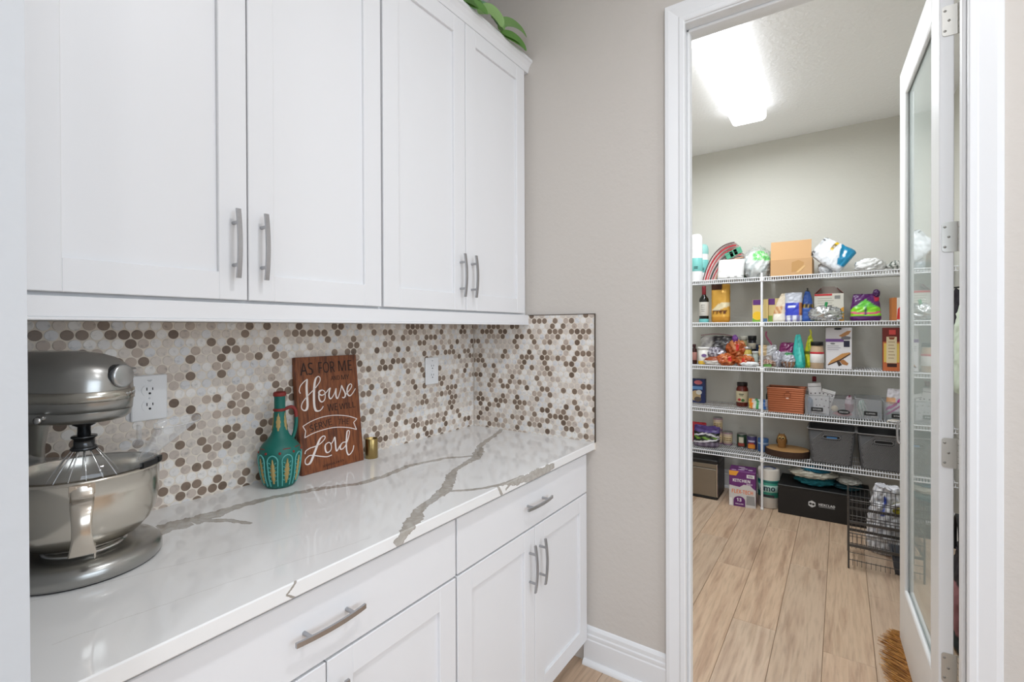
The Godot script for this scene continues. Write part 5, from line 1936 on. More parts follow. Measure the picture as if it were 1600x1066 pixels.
	k.lathe([Vector2(0.0442, 0.108), Vector2(0.045, 0.109), Vector2(0.045, 0.121), Vector2(0.0442, 0.122)], 28, false)
	part(o, "red_band", k, rgb(196, 32, 48, 0.5))
	# white box with a loaf on it
	o = carton("granola_box", "white and purple food box with brown biscuits pictured on it", "box", Vector3(-0.014, y, -4.16), 0.0, Vector3(0.156, 0.298, 0.06), rgb(226, 224, 226, 0.45))
	patch(o, "print", -0.078, 0.218, 0.078, 0.2975, 0.0005, rgb(200, 196, 198))
	patch(o, "print", -0.078, 0.196, 0.03, 0.218, 0.0007, rgb(116, 78, 142))
	patch(o, "print", 0.03, 0.16, 0.065, 0.205, 0.001, rgb(40, 38, 62))
	patch_poly(o, "print", oval(-0.005, 0.290, 0.024, 0.0075), 0.0011, rgb(24, 24, 26))
	patch_poly(o, "print", oval(-0.036, 0.183, 0.015, 0.006), 0.0009, rgb(120, 122, 124))
	patch_poly(o, "print", [Vector2(0.0, 0.24), Vector2(0.05, 0.275), Vector2(0.074, 0.277), Vector2(0.06, 0.25), Vector2(0.02, 0.23)], 0.0011, rgb(166, 118, 72))
	patch_poly(o, "print", [Vector2(0.012, 0.226), Vector2(0.04, 0.24), Vector2(0.072, 0.232), Vector2(0.066, 0.214), Vector2(0.02, 0.212)], 0.0012, rgb(108, 106, 110))
	for b in [[[Vector2(-0.066, 0.030), Vector2(-0.045, 0.062), Vector2(0.02, 0.112), Vector2(0.066, 0.122), Vector2(0.07, 0.116), Vector2(0.01, 0.072)], rgb(196, 142, 82)], [[Vector2(-0.066, 0.030), Vector2(0.01, 0.072), Vector2(0.07, 0.116), Vector2(0.07, 0.108), Vector2(0.012, 0.062), Vector2(-0.064, 0.024)], rgb(70, 42, 28)], [[Vector2(0.006, 0.06), Vector2(0.03, 0.07), Vector2(0.058, 0.042), Vector2(0.05, 0.028), Vector2(0.02, 0.036)], rgb(172, 116, 66)], [[Vector2(-0.012, 0.052), Vector2(0.006, 0.056), Vector2(0.02, 0.03), Vector2(0.0, 0.02)], rgb(56, 44, 40)]]:
		patch_poly(o, "print", b[0], 0.001, b[1])
	for q in 3:
		patch(o, "print", -0.068, 0.164 - 0.013 * q, 0.0 + 0.012 * (q % 2), 0.169 - 0.013 * q, 0.0009, rgb(178, 174, 184))
	# tall red box
	o = carton("tall_red_box", "tall narrow dark red box with a cream panel and yellow edges", "box", Vector3(0.284, y, -4.15), 0.0, Vector3(0.092, 0.297, 0.06), rgb(110, 36, 30, 0.5))
	patch(o, "print", -0.045, 0.0, 0.046, 0.2, 0.0005, rgb(196, 106, 62))
	patch(o, "print", -0.040, 0.06, 0.043, 0.19, 0.0008, rgb(222, 190, 92))
	patch(o, "print", -0.026, 0.055, 0.03, 0.235, 0.0011, rgb(224, 208, 172))
	patch(o, "print", -0.022, 0.028, 0.03, 0.052, 0.0011, rgb(58, 28, 24))
	patch(o, "print", -0.012, 0.25, 0.024, 0.282, 0.0008, rgb(206, 74, 70))
	patch_poly(o, "print", [Vector2(-0.014, 0.232), Vector2(0.02, 0.232), Vector2(0.014, 0.216), Vector2(-0.008, 0.216)], 0.0014, rgb(140, 70, 44))
	for q in 6:
		patch(o, "print", -0.016, 0.196 - 0.022 * q, 0.02 - 0.006 * (q % 2), 0.202 - 0.022 * q, 0.0014, rgb(176, 152, 120))
	o = carton("green_box", "narrow green box just behind the tall red box", "box", Vector3(0.347, y, -4.19), 0.0, Vector3(0.03, 0.292, 0.07), rgb(24, 120, 78, 0.5))
	o = carton("white_carton", "white carton on the third shelf beyond the door glass", "box", Vector3(0.44, y, -4.2), 0.0, Vector3(0.10, 0.2, 0.06), rgb(222, 226, 222, 0.5))


# open bin of smoked plastic with a rounded dark label plate
func clear_bin(label: String, at: Vector3, w: float, h: float, d: float, plate_x: float, round_plate: bool, words: String) -> Node3D:
	var o := thing("clear_bin", label, "bin", at, 0.0, "clear plastic bins")
	var k := Mb.new()
	var tk := 0.003
	k.span(Vector3(-w / 2, 0, -d), Vector3(w / 2, tk, 0), 0.0005)
	k.span(Vector3(-w / 2, 0, -tk), Vector3(w / 2, h, 0), 0.001)
	k.span(Vector3(-w / 2, 0, -d), Vector3(w / 2, h, -d + tk), 0.001)
	k.span(Vector3(-w / 2, 0, -d), Vector3(-w / 2 + tk, h, 0), 0.001)
	k.span(Vector3(w / 2 - tk, 0, -d), Vector3(w / 2, h, 0), 0.001)
	part(o, "body", k, M.smoke)
	k = Mb.new()
	k.tube([Vector3(-w / 2, h, 0), Vector3(w / 2, h, 0), Vector3(w / 2, h, -d), Vector3(-w / 2, h, -d)], 0.0028, 6, true)
	part(o, "rim", k, M.smoke_rim)
	var p := patch_poly(o, "label_plate", oval(plate_x, h * 0.30, 0.037, 0.017, 24) if round_plate else [Vector2(plate_x - 0.037, h * 0.30 - 0.014), Vector2(plate_x + 0.037, h * 0.30 - 0.014), Vector2(plate_x + 0.037, h * 0.30 + 0.014), Vector2(plate_x - 0.037, h * 0.30 + 0.014)], 0.002, M.black, 0.0012)
	lettering(p, words, Vector2(0.052, 0.0095), Vector3(plate_x, h * 0.30, 0.0033), Basis.IDENTITY, rgb(200, 200, 200))
	return o


func fourth_shelf(y: float):
	M.smoke = clear(Color8(196, 200, 206), 0.22, 0.06)
	M.smoke_rim = clear(Color8(226, 230, 234), 0.5, 0.1)
	# blue pasta box cut by the door frame
	var o := carton("pasta_box", "dark blue pasta box at the left end of the fourth shelf", "box", Vector3(-1.035, y, -4.28), 0.0, Vector3(0.15, 0.205, 0.05), rgb(34, 48, 96, 0.45))
	patch_poly(o, "print", oval(0.02, 0.175, 0.034, 0.018), 0.0006, rgb(206, 112, 120))
	patch(o, "print", -0.07, 0.115, 0.055, 0.142, 0.0006, rgb(106, 152, 206))
	patch_poly(o, "print", oval(0.0, 0.06, 0.042, 0.045), 0.0008, rgb(196, 170, 130))
	patch_poly(o, "print", oval(0.026, 0.09, 0.024, 0.02), 0.0011, rgb(226, 222, 214))
	patch_poly(o, "print", oval(0.016, 0.03, 0.03, 0.022), 0.0011, rgb(96, 84, 78))
	# pasta sauce jar
	o = jar("sauce_jar", "jar of red pasta sauce with a black lid and cream label", Vector3(-0.672, y, -4.30), 0.046, 0.195, rgb(104, 32, 20, 0.12), rgb(34, 26, 24, 0.4), rgb(222, 210, 176, 0.55), 0.18, 0.64, 0.80)
	var k := Mb.new()
	k.box(Vector3(0.0, 0.101, 0.0472), Vector3(0.036, 0.008, 0.0012), 0.0)
	k.box(Vector3(0.0, 0.089, 0.0472), Vector3(0.026, 0.005, 0.0012), 0.0)
	part(o, "print", k, rgb(70, 78, 48))
	patch_poly(o, "print", oval(-0.014, 0.056, 0.012, 0.011), 0.0460, rgb(176, 42, 40), 0.0015)
	patch_poly(o, "print", oval(0.012, 0.052, 0.013, 0.012), 0.0462, rgb(58, 104, 46), 0.0015)
	# rainbow wrapper
	o = thing("rainbow_wrapper", "rainbow coloured plastic wrapper lying beside the copper bin", "bag", Vector3(-0.54, y, -4.23), 0.0)
	var rp := func(x: float, t: float, front: bool) -> Color:
		var c := [lin(232, 214, 120), lin(236, 138, 40), lin(226, 224, 214), lin(44, 152, 74), lin(222, 226, 232), lin(40, 112, 196), lin(216, 220, 230)]
		return c[int(clampf((x * 0.5 + 0.5) * 6.99 + t * 0.6, 0, 6))]
	part(o, "body", bag_mesh(0.145, 0.075, 0.11, 101, rp, {"crumple": 0.008, "thin": 1.6}), print_mat(0.3))
	o = thing("dark_green_bottle", "dark green bottle between the wrapper and the copper bin", "bottle", Vector3(-0.487, y, -4.36))
	k = Mb.new()
	k.lathe([Vector2(0, 0), Vector2(0.018, 0), Vector2(0.018, 0.10), Vector2(0.009, 0.12), Vector2(0.009, 0.15), Vector2(0, 0.15)], 20)
	part(o, "body", k, rgb(40, 60, 58, 0.2))
	# copper bin
	o = thing("copper_bin", "ribbed copper storage bin with a ring handle and open top", "bin", Vector3(-0.345, y, -4.12))
	var copper := rgb(178, 108, 76, 0.36, 0.75)
	k = Mb.new()
	var rings := []
	for i in 45:
		var t := i / 44.0
		var g := 0.0012 if i % 4 < 2 else -0.0004
		rings.append(rect_ring(0.236 + 0.018 * t + g * 2, 0.18 + 0.012 * t + g * 2, 0.012, 0.182 * t, -0.098))
	for i in 8:
		var t := 1.0 - i / 7.0
		rings.append(rect_ring(0.226 + 0.018 * t, 0.170 + 0.012 * t, 0.010, 0.004 + 0.178 * t, -0.098))
	k.loft(rings)
	part(o, "body", k, copper)
	k = Mb.new()
	var rr := rect_ring(0.256, 0.196, 0.012, 0.183, -0.098)
	k.tube(rr, 0.0045, 6, true)
	part(o, "rim", k, rgb(196, 128, 98, 0.4, 0.7))
	k = Mb.new()
	var ring := []
	for i in 20:
		var a := TAU * i / 20.0
		ring.append(Vector3(0.012 + 0.022 * cos(a), 0.135 + 0.022 * sin(a), 0.006))
	k.tube(ring, 0.0018, 6, true)
	k.box(Vector3(0.012, 0.162, 0.004), Vector3(0.02, 0.01, 0.006), 0.001)
	part(o, "ring_handle", k, rgb(140, 84, 60, 0.3, 0.9))
	patch_poly(o, "tag", oval(0.012, 0.112, 0.010, 0.005), 0.008, rgb(232, 196, 178, 0.4))
	# four clear bins in a row with their contents
	var bs := [[-0.145, 0.152, 0.145, 0.0, false, "KITCHEN", "clear bin holding white and black printed papers, next to the copper bin"], [0.006, 0.156, 0.130, 0.01, true, "SNACKS", "clear bin with an oval black label and pink packets"], [0.158, 0.150, 0.142, 0.012, false, "CLIPPERS", "clear bin with a black label and green bits inside"], [0.312, 0.14, 0.13, 0.01, false, "OTHER", "clear bin of white and magenta bags at the right end of the fourth shelf"]]
	var bins := []
	for b in bs:
		bins.append(clear_bin(b[6], Vector3(b[0], y, -4.13), b[1], b[2], 0.24, b[3], b[4], b[5]))
	# contents are things of their own
	for q in [[-0.145, 0.2, 0.235, 0.05, "folded white card with a dark border standing in the first clear bin"], [-0.115, -0.5, 0.195, 0.03, "dotted white card leaning right in the first clear bin"]]:
		var c := thing("paper_card", q[4], "card", Vector3(q[0], y + 0.004, -4.17 - q[3]), 0.0)
		k = Mb.new()
		k.xf = Transform3D(Basis(Vector3.BACK, q[1] * 0.5), Vector3(0, 0.008, 0))
		k.span(Vector3(-0.042, 0, -0.004), Vector3(0.042, q[2] - 0.02, 0.004), 0.001)
		part(c, "card", k, rgb(228, 226, 226, 0.6))
		k = Mb.new()
		k.xf = Transform3D(Basis(Vector3.BACK, q[1] * 0.5), Vector3(0, 0.008, 0))
		for s in 9:
			k.box(Vector3(-0.028 + 0.028 * (s % 3), 0.05 + 0.045 * (s / 3), 0.0045), Vector3(0.008, 0.008, 0.0008), 0.0)
		k.box(Vector3(0, q[2] - 0.045, 0.0045), Vector3(0.08, 0.003, 0.0008), 0.0)
		part(c, "print", k, rgb(70, 58, 66))
	var cc := thing("blue_cloth", "grey-blue cloth stuffed in the left of the first clear bin", "cloth", Vector3(-0.193, y + 0.004, -4.22))
	part(cc, "body", lump_mesh(Vector3(0.036, 0.11, 0.09), 104, 0.3), rgb(110, 132, 156, 0.8))
	cc = thing("red_bottle_cap", "small dark red cap peeking above the first clear bin", "cap", Vector3(-0.17, y + 0.004, -4.33))
	k = Mb.new()
	k.lathe([Vector2(0, 0), Vector2(0.03, 0), Vector2(0.03, 0.17), Vector2(0.012, 0.20), Vector2(0.012, 0.235), Vector2(0, 0.235)], 20)
	part(cc, "body", k, rgb(186, 182, 186, 0.3))
	k = Mb.new()
	k.lathe([Vector2(0.013, 0.225), Vector2(0.014, 0.226), Vector2(0.014, 0.262), Vector2(0, 0.264)], 16, false)
	part(cc, "cap", k, rgb(132, 28, 40, 0.4))
	cc = thing("pink_packet", "pink and white packet lying at the bottom of the second clear bin", "packet", Vector3(0.01, y + 0.004, -4.18))
	part(cc, "body", lump_mesh(Vector3(0.10, 0.03, 0.05), 105, 0.3), rgb(206, 98, 108, 0.4))
	cc = thing("cream_disc", "round cream tin at the left of the second clear bin", "tin", Vector3(-0.038, y + 0.004, -4.165))
	k = Mb.new()
	k.xf = Transform3D(Basis(Vector3.RIGHT, PI / 2), Vector3(0, 0.052, 0))
	k.lathe([Vector2(0, 0), Vector2(0.022, 0), Vector2(0.022, 0.02), Vector2(0, 0.02)], 20)
	part(cc, "body", k, rgb(222, 206, 170, 0.5))
	cc = thing("plum_packet", "plum coloured packet at the right of the second clear bin", "packet", Vector3(0.05, y + 0.02, -4.22))
	part(cc, "body", lump_mesh(Vector3(0.045, 0.115, 0.045), 106, 0.4, func(x: float, t: float, front: bool) -> Color: return lin(130, 54, 80) if t < 0.55 or t > 0.9 else lin(196, 180, 186)), print_mat(0.4))
	cc = thing("green_pouch", "green patterned pouch in the left of the third clear bin", "packet", Vector3(0.122, y + 0.004, -4.2))
	part(cc, "body", lump_mesh(Vector3(0.048, 0.11, 0.08), 107, 0.4, func(x: float, t: float, front: bool) -> Color: return lin(120, 160, 142) if sin(x * 9.0 + t * 14.0) > 0.0 else lin(196, 204, 200)), print_mat(0.4))
	cc = thing("white_scrap", "scrap of white paper at the front of the third clear bin", "paper", Vector3(0.195, y + 0.004, -4.17))
	part(cc, "body", lump_mesh(Vector3(0.04, 0.02, 0.03), 108, 0.3), rgb(230, 228, 224, 0.7))
	cc = thing("magenta_striped_bag", "white bag with magenta stripes standing in the fourth clear bin", "bag", Vector3(0.315, y + 0.004, -4.22))
	var ms := func(x: float, t: float, front: bool) -> Color:
		if absf(t - 0.55 - 0.25 * x) < 0.05 or absf(t - 0.38 - 0.25 * x) < 0.025:
			return lin(186, 44, 142)
		if x < -0.1 and absf(t - 0.62) < 0.10:
			return lin(232, 178, 132)
		return lin(226, 222, 228) if t > 0.3 else lin(150, 158, 156)
	part(cc, "body", bag_mesh(0.115, 0.21, 0.11, 109, ms, {"crumple": 0.008, "top_w": 0.8}), print_mat(0.35))
	# small white dish at the shelf front
	cc = thing("white_dish", "small white dish and clip lying on the front edge of the fourth shelf", "dish", Vector3(0.292, y + 0.0, -4.085))
	k = Mb.new()
	k.lathe([Vector2(0, 0), Vector2(0.018, 0.0), Vector2(0.032, 0.012), Vector2(0.033, 0.016), Vector2(0.028, 0.013), Vector2(0, 0.006)], 24, false)
	part(cc, "dish", k, M.white)
	k = Mb.new()
	k.tube(curve([Vector3(-0.035, 0.004, 0.012), Vector3(-0.01, 0.02, 0.02), Vector3(0.03, 0.018, 0.02), Vector3(0.045, 0.006, 0.01)], 4), 0.005, 6)
	part(cc, "clip", k, rgb(206, 196, 182, 0.4))


# rounded rectangle in plan, centred at z = zc
func rect_ring(w: float, d: float, r: float, y: float, zc: float) -> Array:
	var o := []
	for q in 4:
		var cx: float = (w / 2 - r) * [1, -1, -1, 1][q]
		var cz: float = (d / 2 - r) * [-1, -1, 1, 1][q]
		for i in 5:
			var a := PI / 2 * (q + i / 4.0)
			o.append(Vector3(cx + r * cos(a), y, zc + cz - r * sin(a)))
	return o


func can(label: String, at: Vector3, turn: float, body: Color, bands: Array, group := "") -> Node3D:
	var o := thing("food_can", label, "can", at, turn, group)
	var R := 0.0365
	var H := 0.112
	var k := Mb.new()
	k.lathe([Vector2(0, 0.002), Vector2(R - 0.003, 0.002), Vector2(R, 0.0), Vector2(R + 0.0008, 0.002), Vector2(R - 0.0005, 0.004), Vector2(R - 0.0005, H - 0.004), Vector2(R + 0.0008, H - 0.002), Vector2(R, H), Vector2(R - 0.002, H - 0.001), Vector2(R - 0.004, H - 0.004), Vector2(0, H - 0.004)], 32)
	part(o, "tin", k, rgb(168, 168, 170, 0.3, 0.9))
	k = Mb.new()
	k.lathe([Vector2(R - 0.0004, 0.006), Vector2(R + 0.0004, 0.007), Vector2(R + 0.0004, H - 0.007), Vector2(R - 0.0004, H - 0.006)], 32, false, 1, null)
	part(o, "label", k, mat(body, 0.45))
	for b in bands:
		k = Mb.new()
		var rows := []
		for yy in [b[0], b[1]]:
			var r := []
			for i in 13:
				var a: float = -PI / 2 + lerpf(-b[2], b[2], i / 12.0)
				r.append(Vector3((R + 0.0009) * cos(a), yy * H, -(R + 0.0009) * sin(a)))
			rows.append(r)
		k.loft(rows, false, false)
		part(o, "print", k, b[3])
	return o


func basket(label: String, at: Vector3, turn: float) -> Node3D:
	var o := thing("woven_basket", label, "basket", at, turn, "grey woven baskets")
	var W := 0.285
	var H := 0.245
	var D := 0.29
	var g := rgb(132, 130, 130, 0.5)
	var k := Mb.new()
	# walls lean out towards the rim
	var rings := []
	for t in [0.0, 0.02, 1.0]:
		rings.append(rect_ring(W * lerpf(0.86, 1.0, t), D * lerpf(0.86, 1.0, t), 0.018, H * t + 0.001, -D / 2))
	for t in [1.0, 0.03]:
		rings.append(rect_ring(W * lerpf(0.86, 1.0, t) - 0.008, D * lerpf(0.86, 1.0, t) - 0.008, 0.015, H * t + 0.001, -D / 2))
	k.loft(rings)
	part(o, "body", k, rgb(74, 73, 74, 0.6))
	k = Mb.new()
	k.tube(rect_ring(W + 0.004, D + 0.004, 0.02, H + 0.001, -D / 2), 0.005, 6, true)
	part(o, "rim", k, g)
	# front face tilts with the wall: ribs run up to the right, with lighter knots along them
	var tilt := Basis(Vector3.RIGHT, atan2(D * 0.07, H))
	var base := Vector3(0, 0.001, -D * 0.07 + 0.0012)
	k = Mb.new()
	k.xf = Transform3D(tilt, base)
	for i in range(-26, 27):
		var a := Vector2(i * 0.0105, 0.006)
		var b := a + Vector2(0.235, 0.235)
		var pts := []
		for j in 30:
			var p := a.lerp(b, j / 29.0)
			var half := W / 2 * lerpf(0.86, 1.0, p.y / H) - 0.012
			var in_slot := absf(p.x - 0.002) < 0.056 and absf(p.y - 0.198) < 0.0165
			if absf(p.x) < half and not in_slot:
				pts.append(Vector3(p.x, p.y, 0.0))
			elif pts.size() > 1:
				k.tube([pts[0], pts[-1]], 0.0021, 4, false, false)
				pts = []
			else:
				pts = []
		if pts.size() > 1:
			k.tube([pts[0], pts[-1]], 0.0021, 4, false, false)
	part(o, "weave", k, g).set_meta("kind", "stuff")
	k = Mb.new()
	k.xf = Transform3D(tilt, base)
	var slot := PackedVector2Array()
	for i in 24:
		var c := Vector2.from_angle(TAU * i / 24.0)
		slot.append(Vector2(0.002 + clampf(c.x * 0.1, -0.042, 0.042) + c.x * 0.009, 0.198 + c.y * 0.0125))
	k.prism(slot, -0.001, 0.0012)
	part(o, "hand_slot", k, rgb(30, 30, 32, 0.8))
	k = Mb.new()
	k.xf = Transform3D(tilt, base)
	var loop := []
	for p in slot:
		loop.append(Vector3(p.x, p.y, 0.0018))
	k.tube(loop, 0.0026, 5, true)
	part(o, "slot_edge", k, g)
	return o


func lowest_shelf(y: float):
	# net bag of fruit under printed wrap
	var o := thing("fruit_bag", "black and green printed bag with a purple top on the lowest shelf", "bag", Vector3(-0.93, y, -4.19), 0.0)
	o.rotation.z = 0.0
	var np := func(x: float, t: float, front: bool) -> Color:
		if t > 0.72:
			return lin(84, 66, 128)
		if absf(t - 0.68 + 0.16 * absf(x)) < 0.035 or absf(t - 0.30 - 0.12 * x) < 0.035:
			return lin(216, 212, 216)
		if t > 0.30:
			return lin(20, 24, 20) if absf(t - 0.44) > 0.06 or sin(x * 9.0 + t * 30.0) < 0.1 else lin(110, 150, 44)
		return lin(124, 112, 128) if sin(x * 15.0) > 0.0 else lin(92, 82, 98)
	part(o, "body", bag_mesh(0.20, 0.165, 0.13, 111, np, {"crumple": 0.013, "thin": 2.4, "tip": 0.02, "skew": 0.01}), print_mat(0.35))
	o = thing("red_packet", "red packet tucked behind the black and green bag", "packet", Vector3(-1.02, y, -4.30))
	part(o, "body", bag_mesh(0.13, 0.17, 0.07, 112, null, {"crumple": 0.008}), rgb(186, 44, 54, 0.4))
	# five round food cans and one low blue tin
	var cream := Color8(206, 184, 160)
	var cb := [[0.30, 0.66, 1.2, rgb(226, 206, 160)], [0.36, 0.42, 0.9, rgb(120, 84, 60)], [0.50, 0.56, 0.9, rgb(120, 84, 60)], [0.86, 0.93, 1.5, rgb(150, 112, 140)], [0.05, 0.13, 1.5, rgb(150, 112, 140)]]
	var first := can("cream labelled can, the lower of the stacked pair", Vector3(-0.866, y, -4.33), 0.0, cream, cb, "cream labelled cans")
	var spots := [[Vector3(-0.866, y + 0.1125, -4.33), "cream labelled can standing on top of another can"], [Vector3(-0.789, y, -4.33), "cream labelled can standing alone right of the stacked pair"]]
	for s in spots:
		var c: Node3D = first.duplicate()
		c.name = numbered("food_can")
		add_child(c)
		c.position = s[0]
		c.rotation.y = 0.1
		c.set_meta("label", s[1])
	can("dark green can with a cream label and red tomato print", Vector3(-0.677, y, -4.31), 0.0, Color8(40, 66, 48), [[0.36, 0.78, 0.5, rgb(206, 200, 176)], [0.12, 0.34, 0.7, rgb(150, 60, 50)]])
	can("purple can with orange fruit printed on it", Vector3(-0.597, y, -4.28), 0.0, Color8(62, 52, 96), [[0.10, 0.40, 0.8, rgb(222, 140, 44)], [0.56, 0.68, 0.7, rgb(196, 190, 214)], [0.40, 0.5, 0.5, rgb(176, 52, 44)]])
	o = thing("blue_tin", "low blue tin beside the shelf post", "can", Vector3(-0.514, y, -4.26))
	var k := Mb.new()
	k.lathe([Vector2(0, 0), Vector2(0.038, 0), Vector2(0.039, 0.002), Vector2(0.039, 0.098), Vector2(0.037, 0.102), Vector2(0, 0.102)], 32)
	part(o, "body", k, rgb(66, 104, 156, 0.4))
	k = Mb.new()
	k.lathe([Vector2(0.0392, 0.06), Vector2(0.0398, 0.061), Vector2(0.0398, 0.072), Vector2(0.0392, 0.073)], 32, false)
	part(o, "band", k, rgb(150, 172, 196, 0.4))
	# slice of tree trunk with bark, and the owl on it
	o = thing("wood_slab", "round slice of tree trunk with dark bark edge", "serving board", Vector3(-0.345, y, -4.235))
	k = Mb.new()
	var n := FastNoiseLite.new()
	n.seed = 5
	n.frequency = 1.0
	var rings := []
	for i in 7:
		var t := i / 6.0
		var r := []
		for j in 64:
			var a := TAU * j / 64.0
			var q := 1.0 + 0.035 * n.get_noise_2d(cos(a) * 2.0, sin(a) * 2.0) + 0.02 * n.get_noise_3d(cos(a) * 14, sin(a) * 14, t * 2.5)
			r.append(Vector3(0.152 * q * cos(a), 0.003 + 0.046 * t, -0.135 * q * sin(a)))
		rings.append(r)
	k.loft(rings)
	part(o, "bark", k, rgb(64, 42, 28, 0.9))
	k = Mb.new()
	var top := []
	for q in [[0.146, 0.0485], [0.1455, 0.0505]]:
		var r := []
		for j in 64:
			var a := TAU * j / 64.0
			var w := 1.0 + 0.035 * n.get_noise_2d(cos(a) * 2.0, sin(a) * 2.0)
			r.append(Vector3(q[0] * w * cos(a), q[1], -q[0] * 0.885 * w * sin(a)))
		top.append(r)
	k.loft(top)
	var face := part(o, "cut_face", k, rgb(190, 146, 92, 0.5))
	k = Mb.new()
	for q in 5:
		var r := []
		for j in 48:
			var a := TAU * j / 48.0
			r.append(Vector3((0.025 + 0.024 * q) * cos(a) + 0.012, 0.0503, -(0.022 + 0.021 * q) * sin(a)))
		k.tube(r, 0.0006, 4, true)
	part(face, "growth_ring", k, rgb(166, 120, 72, 0.6)).set_meta("kind", "stuff")
	o = thing("owl_figure", "small wooden owl figure standing on the wood slab", "figurine", Vector3(-0.382, y + 0.0508, -4.25))
	k = Mb.new()
	k.lathe([Vector2(0, 0), Vector2(0.026, 0), Vector2(0.028, 0.004), Vector2(0.026, 0.014), Vector2(0.030, 0.028), Vector2(0.034, 0.046), Vector2(0.034, 0.064), Vector2(0.031, 0.080), Vector2(0.026, 0.092), Vector2(0.018, 0.101), Vector2(0.0, 0.105)], 28)
	var owl := part(o, "body", k, rgb(150, 108, 58, 0.55))
	for s in [-1.0, 1.0]:
		k = Mb.new()
		k.lathe([Vector2(0, 0.122), Vector2(0.007, 0.10), Vector2(0.009, 0.088), Vector2(0, 0.08)], 10)
		k.xf = Transform3D.IDENTITY
		var e := part(o, "ear", k, rgb(128, 88, 46, 0.6))
		e.position = Vector3(s * 0.016, -0.008, 0.004)
		k = Mb.new()
		k.xf = Transform3D(Basis(Vector3.RIGHT, PI / 2), Vector3(s * 0.0115, 0.076, 0.027))
		k.lathe([Vector2(0.012, 0.0), Vector2(0.0115, 0.004), Vector2(0.0, 0.0055)], 18, false)
		var eye := part(o, "eye", k, rgb(206, 176, 110, 0.5))
		k = Mb.new()
		k.xf = Transform3D(Basis(Vector3.RIGHT, PI / 2), Vector3(s * 0.0115, 0.076, 0.0318))
		k.lathe([Vector2(0.0062, 0.0), Vector2(0.0055, 0.002), Vector2(0.0, 0.003)], 14, false)
		part(eye, "pupil", k, rgb(24, 18, 14, 0.3))
		k = Mb.new()
		var wing := []
		for i in 7:
			var t := i / 6.0
			var r := 0.0335 + 0.003 * sin(PI * t)
			wing.append([Vector3(s * r, 0.066 - 0.042 * t, 0.012 * sin(PI * (0.15 + 0.8 * t)) + 0.004), Vector3(s * (r + 0.001), 0.066 - 0.042 * t, -0.004), Vector3(s * r * 0.9, 0.066 - 0.042 * t, -0.018)])
		k.loft(wing, false, false)
		part(o, "wing", k, rgb(98, 66, 36, 0.6))
	k = Mb.new()
	k.xf = Transform3D(Basis(Vector3.RIGHT, 2.1), Vector3(0, 0.066, 0.034))
	k.lathe([Vector2(0.004, 0), Vector2(0.0, 0.009)], 8)
	part(o, "beak", k, rgb(82, 54, 30, 0.5))
	# grey baskets
	var b1 := basket("grey woven basket with a blue thing showing in its hand slot", Vector3(-0.058, y, -4.09), 0.0)
	k = Mb.new()
	k.xf = Transform3D(Basis(Vector3.RIGHT, atan2(0.29 * 0.07, 0.245)), Vector3(0, 0.001, -0.29 * 0.07 + 0.0012))
	k.box(Vector3(0.004, 0.194, 0.0012), Vector3(0.062, 0.012, 0.001), 0.0)
	part(b1, "slot_content", k, rgb(64, 116, 166, 0.5))
	basket("grey woven basket at the right, partly behind the pantry door", Vector3(0.238, y, -4.085), 0.0)


